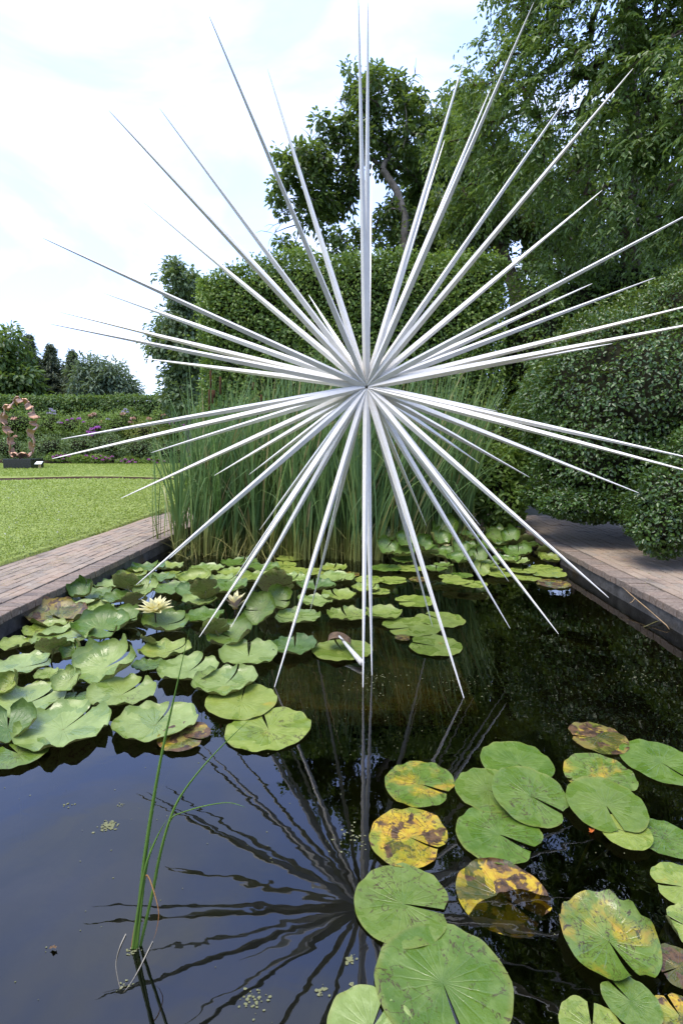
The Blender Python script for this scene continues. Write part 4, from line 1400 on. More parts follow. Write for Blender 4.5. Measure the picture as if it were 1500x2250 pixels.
# ================================================================== CLIPPED HEDGES
M_HEDGE = leaf_mat('clipped_hedge_leaf', (0.055, 0.105, 0.016), (0.125, 0.210, 0.030), (0.285, 0.360, 0.060), 0.42, 0.38)
M_FARHEDGE = leaf_mat('far_hedge_leaf', (0.040, 0.078, 0.014), (0.075, 0.135, 0.022), (0.135, 0.205, 0.035), 0.5, 0.3)
def box_hedge(name, x0, x1, y0, y1, z0, z1, n, L, W, mat, label, lump=0.10, depth=0.22, topfrac=0.25, sides=True, lumps=1.1, topfn=None):
    root = empty(name, ((x0 + x1) / 2, (y0 + y1) / 2, z0), label, 'hedge')
    h = z1 - z0
    A = {'front': (x1 - x0) * h, 'top': (x1 - x0) * (y1 - y0) * 0.8, 'left': (y1 - y0) * h * .8, 'right': (y1 - y0) * h * .8}
    tot = sum(A.values())
    Ps, Ns = [], []
    for k, a in A.items():
        m = int(n * a / tot)
        u, v = rng.random(m), rng.random(m)
        if k == 'front': p = np.stack([x0 + (x1 - x0) * u, np.full(m, y0), z0 + h * v], 1); nn = (0, -1, 0.0)
        elif k == 'top': p = np.stack([x0 + (x1 - x0) * u, y0 + (y1 - y0) * v, np.full(m, z1)], 1); nn = (0, 0, 1)
        elif k == 'left': p = np.stack([np.full(m, x0), y0 + (y1 - y0) * u, z0 + h * v], 1); nn = (-1, 0, 0)
        else: p = np.stack([np.full(m, x1), y0 + (y1 - y0) * u, z0 + h * v], 1); nn = (1, 0, 0)
        nn = np.tile(np.array(nn, float), (m, 1))
        dsp = pnoise(p, lumps, 2.0) * lump + pnoise(p, lumps * 3.3, 5.0) * lump * .55 + 0.05 * rng.random(m) ** 6 * 4 - depth * rng.random(m) ** 1.6
        p = p + nn * dsp[:, None]
        # rounded arrises
        Ps.append(p); Ns.append(nn)
    P, Nn = np.concatenate(Ps), np.concatenate(Ns)
    if topfn is not None:
        P[:, 2] = z0 + (P[:, 2] - z0) * topfn(P[:, 0])
    k = len(P)
    D = unit(rdir(k) * .9 + Nn * .6 + np.array([0, 0, -0.35])); N = unit(Nn * .7 + np.array([0, 0, .45]) + rdir(k) * .5)
    s = rng.uniform(.6, 1.25, k)
    tone = np.clip(rng.random(k) * .62 + .38 * (.5 + .5 * pnoise(P, 1.5, 9.0)), 0, 1)
    link('foliage', leaf_mesh('foliage', P - off(root), D, N, L * s, W * s, mat, rnd=tone), root)
    i = depth + 0.03
    zt = lambda x: z0 + (z1 - i - z0) * (float(topfn(np.array([x]))[0]) if topfn is not None else 1.0)
    V, F = [], []
    nx = 24
    for a in range(nx + 1):
        x = x0 + i + (x1 - x0 - 2 * i) * a / nx
        V += [(x, y0 + i, z0), (x, y0 + i, zt(x)), (x, y1 - i, zt(x)), (x, y1 - i, z0)]
    for a in range(nx):
        for b in range(3):
            q = a * 4 + b
            F.append((q, q + 4, q + 5, q + 1))
    F.append((0, 1, 2, 3)); F.append(tuple(nx * 4 + q for q in (3, 2, 1, 0)))
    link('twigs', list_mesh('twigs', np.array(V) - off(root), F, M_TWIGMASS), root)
    return root
HY = 10.9
_l, _r, _t = ony(432, 640, HY), ony(1112, 640, HY), ony(760, 552, HY)
def hedge_top(x):
    u = (x - _l[0]) / (_r[0] - _l[0])
    return 0.955 + 0.045 * np.clip(u * 3, 0, 1) - 0.03 * np.clip((u - .75) * 4, 0, 1) + 0.008 * np.sin(x * 3.1) - 0.05 * np.exp(-(u / 0.05) ** 2)
box_hedge('tall_clipped_hedge', _l[0], _r[0], HY, HY + 2.2, 0.1, _t[2], 92000, 0.066, 0.042, M_HEDGE, 'tall block of clipped hedge behind the reeds with a flat top', 0.13, 0.24, topfn=hedge_top)
box_hedge('tall_clipped_hedge', -8.5, 8.5, -5.6, -3.8, 0.1, 5.6, 9000, 0.16, 0.10, M_HEDGE, 'added unseen clipped hedge behind the viewer, shading the spike undersides', 0.13, 0.24)  # added hedge out of view, blocks low sky light from the spike undersides
_ft = ony(200, 870, 30.5)
box_hedge('long_clipped_hedge', -46.0, -7.5, 30.5, 32.0, 0.75, _ft[2], 52000, 0.15, 0.10, M_FARHEDGE, 'long low clipped hedge behind the flower bed in the distance', 0.14, 0.25, lumps=0.7)

# ================================================================== RIGHT HAND SHRUBS
M_HOLLY = leaf_mat('holly_leaf', (0.018, 0.042, 0.009), (0.042, 0.088, 0.015), (0.088, 0.160, 0.025), 0.34, 0.2, 0.5, extra=(0.22, 0.30, 0.05))
M_HOLLYT = leaf_mat('holly_tips', (0.045, 0.085, 0.012), (0.095, 0.150, 0.022), (0.190, 0.220, 0.045), 0.32, 0.3, 0.55)
def shrub(name, blobs, n, L, W, mat, label, cat='shrub', cut=0.17, depth=0.34, lump=0.20, tips=None, group=None, ff=0.74):
    c0 = blobs[0][0]
    root = empty(name, (c0[0], c0[1], cut), label, cat, group)
    shell_leaves('foliage', blobs, n, L, W, mat, root, depth, lump, cut_z=cut)
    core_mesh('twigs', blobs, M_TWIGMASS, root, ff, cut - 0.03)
    if tips:
        shell_leaves('new_growth', tips[0], tips[1], L * 0.9, W * 0.8, tips[2], root, 0.10, lump, cut_z=cut + 0.4, up=0.6, hang=-0.5)
    return root
big = [PB(1420, 900, 7.9, 255, 205, 1.5), PB(1330, 1010, 7.5, 150, 120, .9), PB(1520, 760, 8.6, 210, 150, 1.4), PB(1300, 840, 8.6, 110, 150, 1.0), PB(1560, 980, 7.5, 220, 170, 1.2)]
shrub('holly_shrub', big, 100000, 0.057, 0.034, M_HOLLY, 'huge dark glossy evergreen shrub filling the right side beyond the brick path',
      tips=([(c + (0, 0, 0.05), r * 1.01) for c, r in (big[2], big[3])], 7000, M_HOLLYT), ff=0.80)
near = [PB(1500, 1105, 5.9, 110, 100, .5), PB(1455, 1160, 5.75, 70, 60, .35), PB(1580, 1060, 6.0, 130, 130, .6)]
shrub('holly_shrub', near, 20000, 0.048, 0.029, M_HOLLY, 'near glossy evergreen bush at the right edge overhanging the brick path')
low = [PB(1270, 1108, 7.0, 85, 36, .35), PB(1200, 1085, 7.5, 50, 26, .3), PB(1350, 1112, 6.9, 60, 34, .3)]
shrub('holly_shrub', low, 9000, 0.05, 0.032, M_HOLLY, 'low spreading skirt of glossy leaves at the back of the right brick path', depth=0.4)
back = [PB(1165, 780, 11.8, 75, 190, 1.0), PB(1140, 980, 10.8, 60, 110, .8), PB(1250, 690, 12.5, 90, 80, 1.0), PB(1380, 640, 12.5, 130, 60, 1.2), PB(1190, 930, 9.6, 60, 130, .7)]
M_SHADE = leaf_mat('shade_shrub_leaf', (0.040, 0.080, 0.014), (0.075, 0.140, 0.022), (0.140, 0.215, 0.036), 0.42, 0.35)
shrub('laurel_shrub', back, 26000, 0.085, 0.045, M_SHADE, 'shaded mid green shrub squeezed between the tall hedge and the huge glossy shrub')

# leafy marsh plant at the right end of the reeds
M_MARSH = leaf_mat('marsh_leaf', (0.075, 0.140, 0.020), (0.125, 0.215, 0.034), (0.200, 0.300, 0.058), 0.5, 0.4)
marsh = [PB(1060, 1060, 8.7, 75, 85, .5), PB(985, 1040, 8.9, 75, 70, .5), PB(1105, 1105, 8.5, 50, 55, .35), PB(930, 1060, 9.0, 60, 90, .5), PB(1120, 1030, 9.0, 40, 50, .35)]
shrub('marsh_plant', marsh, 11000, 0.095, 0.048, M_MARSH, 'bushy pale green leafy plant between the reeds and the right brick path', 'plant', cut=0.0, depth=0.45, lump=0.2, ff=0.62)
vine = [PB(470, 1075, 8.4, 60, 85, .35), PB(560, 1020, 8.6, 70, 70, .35), PB(520, 1120, 8.3, 60, 55, .3)]
def make_vine():
    root = empty('climbing_vine', vine[0][0] * [1, 1, 0], 'vine with heart shaped leaves growing through the left half of the reeds', 'vine')
    shell_leaves('foliage', vine, 2600, 0.11, 0.085, M_MARSH, root, 0.6, 0.2, cut_z=0.05)
    mb = MB()
    rr = random.Random(3)
    for k in range(14):
        c, r = vine[k % 3]
        pts = [np.array([c[0] + rr.uniform(-1, 1) * r[0], c[1] + rr.uniform(-.2, .2), z]) for z in (0.0, .4, .8, 1.2, 1.6)]
        mb.add(tube_vf(pts, .004, 4))
    mb.build('stems', M_STEM, root, local=off(root))
make_vine()

# ================================================================== REEDS
def reed_material():
    m, t, out = newmat('cattail_blade')
    h = NT(t)
    at = h.n('ShaderNodeAttribute', attribute_name='rnd')
    v = h.n('ShaderNodeNewGeometry').outputs['Position']
    sz = h.n('ShaderNodeSeparateXYZ'); t.links.new(v, sz.inputs[0])
    c = h.ramp(at.outputs['Fac'], [(0.0, (0.085, 0.160, 0.050)), (0.5, (0.150, 0.250, 0.078)), (0.86, (0.230, 0.330, 0.090)), (0.93, (0.32, 0.27, 0.10)), (1.0, (0.40, 0.31, 0.16))])
    # blanched sheath at the foot of every stem
    c = h.mix(h.math('MULTIPLY', h.step(h.math('ADD', sz.outputs['Z'], h.math('MULTIPLY', at.outputs['Fac'], -0.35)), 0.38, 0.0), 0.75), c, (0.25, 0.25, 0.06))
    b = h.bsdf(c, 0.42, 0.45)
    tr = h.n('ShaderNodeBsdfTranslucent'); t.links.new(c, tr.inputs['Color'])
    ms = h.n('ShaderNodeMixShader', {'Fac': 0.28})
    t.links.new(b, ms.inputs[1]); t.links.new(tr.outputs[0], ms.inputs[2])
    t.links.new(ms.outputs[0], out.inputs['Surface'])
    return m
M_REED = reed_material()
def reed_mesh(name, bases, heights, leans, widths, bends, mat, o=np.zeros(3), rnd=None):
    """bases (n,3), leans (n,2), bends: how far the tip hangs over"""
    n = len(bases); S = 9
    t = np.linspace(0, 1, S)
    az = rng.uniform(0, 2 * PI, n)
    P = np.zeros((n, S, 3))
    P[:, :, 0] = bases[:, 0:1] + leans[:, 0:1] * t ** 1.5 + (bends * np.cos(az))[:, None] * t ** 4
    P[:, :, 1] = bases[:, 1:2] + leans[:, 1:2] * t ** 1.5 + (bends * np.sin(az))[:, None] * t ** 4
    P[:, :, 2] = bases[:, 2:3] + heights[:, None] * t - (bends[:, None] * 1.1) * t ** 5
    roll = rng.uniform(0, PI, n)
    tw = rng.normal(0, 1.2, n)
    rl = roll[:, None] + tw[:, None] * t
    side = np.stack([np.cos(rl), np.sin(rl), np.zeros_like(rl)], 2)
    wd = widths[:, None] * np.minimum(1, 0.65 + t * 1.5) * np.maximum(0.04, 1 - t ** 3.2)
    V = np.empty((n, S, 2, 3))
    V[:, :, 0] = P - side * wd[:, :, None] * .5
    V[:, :, 1] = P + side * wd[:, :, None] * .5
    base = (np.arange(n) * S * 2)[:, None, None] + (np.arange(S - 1) * 2)[None, :, None]
    F = (base + np.array([0, 1, 3, 2])[None, None, :]).reshape(-1, 4)
    r = rng.random(n) if rnd is None else rnd
    return np_mesh(name, (V.reshape(-1, 3) - o), F, mat, np.repeat(r, S * 2))
def reed_bed():
    B, H, Ln, Wd, Bd, Rn = [], [], [], [], [], []
    rr = np.random.default_rng(21)
    n_clump = 540
    for k in range(n_clump):
        x = rr.uniform(-2.62, 1.75)
        yf = 7.05 if x < -0.9 else (6.75 if x < 0.25 else 7.2 + 0.5 * (x - 0.25))
        y = yf + abs(rr.normal(0, 0.9))
        if y > 10.2: continue
        m = rr.integers(5, 9)
        hb = rr.uniform(2.15, 3.05) * (0.93 if x < -1.2 else 1.0)
        lean = np.array([rr.normal(0.22, 0.26), rr.normal(-0.02, 0.16)])
        for q in range(m):
            B.append((x + rr.normal(0, .028), y + rr.normal(0, .028), -0.05))
            H.append(hb * rr.uniform(.62, 1.08))
            Ln.append(lean + rr.normal(0, .20, 2))
            Wd.append(rr.uniform(.014, .030))
            Bd.append(abs(rr.normal(0, .16)) if rr.random() > .2 else rr.uniform(.3, .9))
            Rn.append(rr.random() * .9 if rr.random() > .07 else rr.uniform(.92, 1))
    # short broken, dead stalks at the water line
    for k in range(150):
        x = rr.uniform(-2.5, 1.6)
        B.append((x, 6.75 + abs(rr.normal(0, .35)) + (0.4 if x > .25 else 0), -0.03)); H.append(rr.uniform(.12, .7)); Ln.append(rr.normal(0, .28, 2)); Wd.append(rr.uniform(.006, .016)); Bd.append(rr.uniform(0, .25)); Rn.append(rr.uniform(.90, 1))
    # blades arching out to the right over the marsh plant
    for k in range(26):
        B.append((rr.uniform(0.9, 2.0), rr.uniform(8.0, 9.2), 0.0)); H.append(rr.uniform(.9, 1.7)); Ln.append(np.array([rr.uniform(.2, .8), rr.normal(0, .15)])); Wd.append(.013); Bd.append(rr.uniform(.2, .8)); Rn.append(rr.random() * .96)
    me = reed_mesh('reed_bed', np.array(B), np.array(H), np.array(Ln), np.array(Wd), np.array(Bd), M_REED, rnd=np.array(Rn))
    tag(link('reed_bed', me), 'dense bed of tall green cattail reeds standing in the back of the pond', 'reeds', kind='stuff')
reed_bed()
def reed_clump(px, n, hmin, hmax, spread, label, seed):
    p = onz(*px, 0.0)
    rr = np.random.default_rng(seed)
    root = empty('reed_clump', p, label, 'reed', 'small reed clumps beside the left pool wall')
    for k in range(n):
        b = np.array([[rr.normal(0, .03), rr.normal(0, .03), -0.04]])
        link('blade', reed_mesh('blade', b, np.array([rr.uniform(hmin, hmax)]), rr.normal(0, spread, (1, 2)) + [[0.03, 0]], np.array([rr.uniform(.013, .021)]), np.array([abs(rr.normal(0, .06))]), M_REED, rnd=np.array([rr.uniform(.3, .85)])), root)
reed_clump((349, 1212), 11, 0.7, 2.35, .13, 'slender reed clump nearest the left brick wall, standing apart from the bed', 31)
reed_clump((372, 1205), 5, 0.9, 2.2, .12, 'few tall reed blades between the wall clump and the dense reed bed', 32)
reed_clump((512, 1222), 8, 0.35, 0.75, .10, 'short bright green reed clump in the water before the vine', 33)
reed_clump((392, 1212), 9, 1.2, 2.5, .15, 'tall reed clump forming the left corner of the reed bed', 34)
reed_clump((872, 1225), 7, 0.4, 0.9, .12, 'short upright reed clump left of the heap of pads', 35)
M_CAT = plain_mat('cattail_head', (0.105, 0.052, 0.026), 0.95, 0.1, 0.35, 40.0, bump=0.6)
def cattail(x, y0, y1, Y, label):
    a, b = ony(x, y1, Y), ony(x, y0, Y)
    base = np.array([a[0] + 0.05, Y, 0.0])
    root = empty('cattail', base, label, 'cattail', 'brown cattails in the reed bed')
    r = 0.0125
    pts = [a, a + (b - a) * .04, a + (b - a) * .5, a + (b - a) * .96, b]
    link('seed_head', list_mesh('seed_head', *tube_vf([p - base for p in pts], [.004, r, r * 1.08, r, .003], 8), M_CAT, True), root)
    pts = [base, base * .5 + a * .5 + (0.01, 0, 0), a, b, b + (0.01, 0, 0.12)]
    link('stem', list_mesh('stem', *tube_vf([p - base for p in pts], [.005, .0045, .004, .003, .001], 5), M_BLADE, True), root)
cattail(463, 813, 853, 6.95, 'upper brown cattail head of the tight group at the left of the reeds')
cattail(460, 855, 902, 6.9, 'lowest and longest brown cattail head of the tight group at the left')
cattail(467, 856, 888, 6.92, 'middle brown cattail head of the tight group at the left')
cattail(471, 857, 874, 6.97, 'short brown cattail head at the right of the tight group')
cattail(484, 827, 867, 7.1, 'single brown cattail head just right of the tight group')
cattail(556, 840, 857, 7.2, 'small brown cattail head halfway between the left group and the star centre')
cattail(574, 867, 884, 7.0, 'lower small brown cattail head below the white spikes on the left')

# ================================================================== LAWN CLOVER
M_CLOVER = leaf_mat('clover_leaf', (0.190, 0.245, 0.040), (0.285, 0.350, 0.070), (0.370, 0.430, 0.115), 0.55, 0.35)
def clover():
    n1 = 180000
    Y = 5.0 + (rng.random(n1) ** 1.35) * 11.0
    X = lawn_edge(Y) + 0.05 - rng.random(n1) ** 1.1 * (3.0 + 0.62 * (Y - 5.0) + 1.5)
    P = np.stack([X, Y, lawn_z(X, Y) + 0.035 * np.sin(X * .8 + Y * .5) * np.clip(((lawn_edge(Y) - X) / 46) ** (1 / 1.8) * 40 / 6, 0, 1) + rng.random(n1) ** 2 * 0.032], 1)
    edge = (lawn_edge(Y) - X) < 0.10
    P[edge, 2] -= rng.random(edge.sum()) * 0.05
    D = unit(rdir(n1) * [1, 1, .35] + [0, 0, .25]); N = unit(rdir(n1) * .5 + [0, 0, 1.0])
    s = rng.uniform(.6, 1.3, n1) * (0.023 + 0.0020 * (Y - 5))
    tone = np.clip(.2 + rng.random(n1) * .35 + .4 * (.5 + .5 * pnoise(P, 1.3, 4.0)), 0, 1)
    o = link('clover', tri_leaf_mesh('clover', P, D, N, s, s * .85, M_CLOVER, rnd=tone))
    tag(o, 'bright green clover and grass covering the near lawn', 'grass', kind='stuff')
    n2 = 60000
    Y = 17.0 + rng.random(n2) * 9.8
    X = -6.5 - rng.random(n2) * 16.5
    P = np.stack([X, Y, lawn_z(X, Y) + rng.random(n2) ** 2 * .05], 1)
    D = unit(rdir(n2) * [1, 1, .6] + [0, 0, .6]); N = rdir(n2)
    o = link('far_grass', tri_leaf_mesh('far_grass', P, D, N, rng.uniform(.04, .08, n2), .03, M_CLOVER, rnd=np.clip(rng.random(n2) * .8 + .1, 0, 1)))
    tag(o, 'bright short grass of the far lawn strip below the flower bed', 'grass', kind='stuff')
    n5 = 170
    Y = 5.2 + rng.random(n5) * 9; X = lawn_edge(Y) - .1 - rng.random(n5) * (3.0 + .6 * (Y - 5))
    P = np.repeat(np.stack([X, Y, lawn_z(X, Y) + .035], 1), 7, axis=0) + rng.normal(0, .006, (n5 * 7, 3))
    o = link('clover_flowers', tri_leaf_mesh('clover_flowers', P, rdir(n5 * 7), rdir(n5 * 7), .016, .010, leaf_mat('clover_white', (.6, .58, .5), (.7, .68, .62), (.75, .73, .7), .6, .2, .2)))
    tag(o, 'tiny white clover flowers dotted over the near lawn', 'clover flowers', kind='stuff')
    # dry clippings on the bricks
    n3 = 1500
    cs = [(onz(x, y, RIM)) for x, y in ((55, 1230), (100, 1200), (225, 1202), (285, 1183), (40, 1271), (30, 1256), (150, 1190), (290, 1200), (120, 1240), (135, 1228), (10, 1232))]
    C = np.array([cs[i] for i in rng.integers(0, len(cs), n3)])
    P = C + rng.normal(0, 1, (n3, 3)) * [.05, .16, 0]; P[:, 2] = RIM + 0.004 + rng.random(n3) * .006
    k = (P[:, 0] < PX0 - .03) & (P[:, 0] > lawn_edge(P[:, 1]))
    P = P[k]; n3 = len(P)
    D = unit(rdir(n3) * [1, 1, .1]); N = unit(rdir(n3) * .3 + [0, 0, 1])
    M_DRY = leaf_mat('dry_clippings', (0.22, 0.18, 0.08), (0.34, 0.28, 0.14), (0.46, 0.40, 0.24), 0.8, 0.1, 0.1)
    o = link('clippings', tri_leaf_mesh('clippings', P, D, N, rng.uniform(.015, .035, n3), .004, M_DRY))
    tag(o, 'dry grass clippings scattered on the left brick path', 'clippings', kind='stuff')
    n4 = 260
    y = rng.uniform(4.2, 8.8, n4); x = PX1 + .1 + rng.random(n4) * 2.0
    P = np.stack([x, y, np.full(n4, RIM + .005)], 1)
    o = link('leaf_litter', tri_leaf_mesh('leaf_litter', P, unit(rdir(n4) * [1, 1, .1]), unit(rdir(n4) * .3 + [0, 0, 1]), rng.uniform(.015, .04, n4), .012, leaf_mat('fallen_bits', (0.10, 0.06, 0.03), (0.20, 0.17, 0.05), (0.28, 0.26, 0.08), .7, .1, .2)))
    tag(o, 'small fallen leaves and bits on the right brick path', 'litter', kind='stuff')
clover()

# ================================================================== TREES
M_OAK = leaf_mat('oak_leaf', (0.040, 0.076, 0.020), (0.074, 0.126, 0.030), (0.140, 0.200, 0.045), 0.40, 0.34)
M_WEEP = leaf_mat('hornbeam_leaf', (0.050, 0.094, 0.020), (0.092, 0.160, 0.032), (0.165, 0.245, 0.052), 0.36, 0.40)
M_BACKT = leaf_mat('backing_leaf', (0.036, 0.072, 0.016), (0.066, 0.120, 0.026), (0.120, 0.180, 0.040), 0.45, 0.34)
M_GREYT = leaf_mat('grey_oak_leaf', (0.065, 0.105, 0.050), (0.100, 0.150, 0.070), (0.150, 0.205, 0.095), 0.5, 0.3)
M_SPRUCE = leaf_mat('spruce_needles', (0.044, 0.068, 0.038), (0.072, 0.100, 0.052), (0.120, 0.130, 0.070), 0.6, 0.2)
M_PINE = leaf_mat('pine_needles', (0.070, 0.110, 0.066), (0.105, 0.152, 0.090), (0.150, 0.200, 0.120), 0.6, 0.25)

def oak():
    Y = 17.0
    bl = [PB(838, 205, Y, 62, 52), PB(905, 275, Y, 38, 85), PB(772, 190, Y + .5, 34, 34), PB(735, 290, Y, 44, 36), PB(618, 425, Y, 40, 30), PB(660, 368, Y, 72, 58),
          PB(735, 398, Y + .6, 62, 46), PB(795, 290, Y, 52, 62), PB(862, 345, Y + .8, 46, 60), PB(965, 285, Y + 1, 34, 32), PB(985, 360, Y + 2, 70, 60), PB(640, 548, Y, 34, 20),
          PB(700, 500, Y + .4, 36, 24), PB(770, 530, Y, 46, 36), PB(860, 505, Y + .5, 52, 52), PB(935, 530, Y + 1, 70, 50), PB(720, 450, Y + .8, 60, 26), PB(640, 470, Y, 26, 14), PB(935, 395, Y + 1.5, 50, 50), PB(900, 440, Y + 1, 45, 40), PB(955, 460, Y + 1.5, 55, 50), PB(1000, 500, Y + 2, 60, 50), PB(690, 430, Y, 50, 30)]
    base = ony(880, 700, Y) * [1, 1, 0] + (0, 0, .1)
    root = empty('oak_tree', base, 'gnarled oak with tufted dark leaves and bare twisting boughs against the sky', 'tree')
    cl = clump_points(bl, 520, 3)
    tr = [base, ony(882, 640, Y), ony(886, 560, Y), ony(890, 480, Y), ony(872, 420, Y), ony(840, 372, Y)]
    grow_tree(root, tr, 0.15, cl, M_BARKG, 4, 0.26, 0.014, 5)
    tuft_leaves('crown', cl, 44, 0.29, 0.18, 0.095, M_OAK, root, 5, .75)
    # bare twigs at the outline
    mb = MB()
    rr = random.Random(8)
    for (x, y) in ((590, 500), (600, 470), (830, 150), (905, 165), (895, 190), (740, 215), (670, 295), (690, 300), (610, 590), (600, 520), (960, 235), (640, 330)):
        p = ony(x, y, Y) ; q = ony(x * .75 + 840 * .25, y * .75 + 400 * .25, Y)
        pts = [q + (p - q) * t + np.array([rr.uniform(-.12, .12), rr.uniform(-.1, .1), rr.uniform(-.12, .12)]) * (0 < t) for t in (0, .3, .55, .8, 1)]
        mb.add(tube_vf(pts, [.03, .022, .016, .01, .004], 4))
        for k in range(5):
            s = pts[rr.randint(1, 4)]; e = s + np.array([rr.uniform(-.4, .4), rr.uniform(-.2, .2), rr.uniform(-.25, .4)])
            mb.add(tube_vf([s, (s + e) / 2 + np.array([0, 0, .05]), e], [.011, .008, .003], 3))
    tag(mb.build('bare_twigs', M_BARKG, root, local=off(root)), kind='stuff')
oak()
def weeping_tree():
    bl = [PB(1125, 70, 12.0, 75, 85), PB(1200, -80, 11.5, 120, 120), PB(1085, 225, 12.5, 80, 75), PB(1035, 320, 13.5, 62, 62), PB(1200, 190, 11.5, 115, 110), PB(1330, 60, 10.5, 150, 120),
          PB(1450, 200, 9.8, 140, 140), PB(1300, 320, 11, 140, 95), PB(1160, 390, 12.5, 95, 80), PB(1430, 400, 10.3, 120, 100), PB(1500, -100, 9.8, 190, 180), PB(1330, -200, 10.8, 190, 150),
          PB(1530, 520, 10.0, 130, 70), PB(1340, 490, 11.8, 110, 60), PB(1640, 300, 9.2, 170, 240), PB(1420, -420, 11.5, 240, 220), PB(1250, -330, 12.5, 140, 130), PB(1650, -250, 9.5, 220, 260), PB(1060, 440, 14, 70, 60)]
    base = np.array([ony(1390, 640, 12.0)[0], 12.0, 0.1])
    root = empty('weeping_tree', base, 'big tree with hanging leafy sprays overhanging the whole upper right', 'tree')
    cl = clump_points(bl, 1050, 13, 0.35)
    tr = [base, ony(1385, 600, 12.0), ony(1380, 450, 12.0), ony(1390, 300, 11.8), ony(1375, 160, 11.6), ony(1380, 20, 11.4), ony(1400, -120, 11.3)]
    grow_tree(root, tr, 0.20, cl, M_BARK, 14, 0.16, 0.009, 5)
    spray_leaves('crown', cl, 7, 13, 0.62, 0.115, 0.046, M_WEEP, root, ony(1380, 200, 12), 0.85, 15)
weeping_tree()
def leaning_tree():
    Y = 14.5
    bl = [PB(1060, 470, Y, 80, 60), PB(1130, 520, Y, 60, 50), PB(990, 470, Y + 1.5, 60, 60), PB(1180, 470, Y, 60, 60), PB(1030, 545, Y + .5, 60, 30), PB(1250, 560, Y + .5, 90, 50), PB(1170, 600, Y, 50, 40)]
    base = np.array([ony(1150, 700, Y)[0], Y, 0.1])
    root = empty('leaning_tree', base, 'leaning brown trunk with dark leaves rising behind the right end of the tall hedge', 'tree')
    cl = clump_points(bl, 150, 23, .2)
    tr = [base, ony(1135, 640, Y), ony(1112, 585, Y), ony(1092, 535, Y), ony(1070, 490, Y), ony(1062, 430, Y)]
    grow_tree(root, tr, 0.20, cl, M_BARK, 24, 0.22, 0.012, 5)
    tuft_leaves('crown', cl, 52, 0.32, 0.15, 0.08, M_OAK, root, 25)
leaning_tree()
def backing(bl, nclump, per, spread, L, W, mat, label, name='backing_tree', seed=40, bark=M_BARKD, tr=0.2, group=None):
    c0 = bl[0][0]
    base = np.array([c0[0], c0[1], 0.1])
    root = empty(name, base, label, 'tree', group)
    cl = clump_points(bl, nclump, seed, .2)
    h = np.mean([c[2] for c, r in bl])
    zt = min(c[2] for c, r in bl)
    grow_tree(root, [base, base + (0.1, 0, zt * .4), base + (0.05, 0.1, zt * .8), np.array([c0[0], c0[1], max(h, zt)])], tr, cl, bark, seed + 1, .18, .015, 4)
    tuft_leaves('crown', cl, per, spread, L, W, mat, root, seed + 2)
    return root
backing([PB(1300, 520, 19, 130, 110), PB(1200, 440, 20, 110, 110), PB(1330, 400, 20, 120, 120), PB(1440, 500, 19, 110, 110)], 200, 60, .55, .21, .11, M_BACKT, 'dark tree standing behind the weeping tree, seen through its gaps', seed=41)
backing([PB(1500, 560, 17, 120, 80), PB(1480, 380, 18, 140, 150), PB(1600, 450, 17, 120, 160), PB(1500, 180, 19, 160, 130)], 200, 60, .55, .2, .11, M_BACKT, 'dark tree at the right edge behind the weeping tree', seed=45)
backing([PB(1040, 330, 21, 70, 110), PB(1010, 240, 22, 36, 50), PB(985, 420, 21, 70, 80), PB(1100, 420, 21, 80, 90), PB(950, 380, 20, 50, 80), PB(930, 490, 20, 60, 70), PB(1000, 540, 20, 80, 50)], 270, 56, .6, .24, .13, M_BACKT, 'dense dark tree between the oak and the weeping tree', seed=49)
backing([PB(398, 640, 24, 34, 62), PB(378, 730, 24, 44, 50), PB(405, 770, 24, 50, 60), PB(385, 845, 24, 40, 34), PB(430, 690, 25, 40, 80), PB(352, 765, 24, 20, 16), PB(395, 880, 24, 46, 40), PB(425, 830, 24.5, 40, 60)], 210, 70, .62, .22, .13, M_GREYT,
        'greyish green oak rising left of the tall clipped hedge', 'grey_oak', 53, M_BARKG)
# far left group
FG = 'distant trees beyond the long hedge'
backing([PB(15, 770, 52, 42, 46), PB(45, 830, 52, 40, 40), PB(-20, 820, 52, 60, 60), PB(20, 860, 52, 60, 40)], 130, 46, 1.15, .55, .32, M_BACKT, 'dark broad tree at the left edge beyond the long hedge', 'distant_tree', 57, M_BARKD, .3, FG)
def conifer(x, ytop, ybot, Y, halfw, label, seed, mat=M_SPRUCE):
    top, bot = ony(x, ytop, Y), ony(x, ybot, Y)
    base = np.array([bot[0], Y, 0.3])
    root = empty('distant_spruce', base, label, 'tree', FG)
    rr = np.random.default_rng(seed)
    H = top[2] - base[2]
    R = halfw * pxm(top) * 2.1
    link('trunk', list_mesh('trunk', *tube_vf([np.zeros(3), np.array([0, 0, H * .5]), np.array([0, 0, H])], [.28, .16, .03], 6), M_BARKD, True), root)
    P, D, N = [], [], []
    mb = MB()
    nb = 150
    for k in range(nb):
        f = rr.random() ** 0.7
        z = H * (0.12 + 0.88 * f)
        rl = R * (1 - f) ** 1.05 * rr.uniform(.35, 1.15) + .08
        an = rr.uniform(0, 2 * PI)
        tip = np.array([math.cos(an) * rl, math.sin(an) * rl, z - 0.18 * rl])
        mb.add(tube_vf([np.array([0, 0, z]), tip * [.5, .5, 0] + [0, 0, z + .04 * rl], tip], [.05, .035, .012], 3))
        for q in range(60):
            t = rr.uniform(.15, 1.02)
            p = np.array([0, 0, z]) + (tip - [0, 0, z]) * t + rr.normal(0, .14, 3)
            P.append(p); D.append(np.array([math.cos(an), math.sin(an), -.7]) + rr.normal(0, .5, 3)); N.append(rr.normal(0, .5, 3) + [0, 0, 1])
    mb.build('boughs', M_BARKD, root)
    link('crown', leaf_mesh('crown', np.array(P), np.array(D), np.array(N), rng.uniform(.22, .42, len(P)), .10, mat), root)
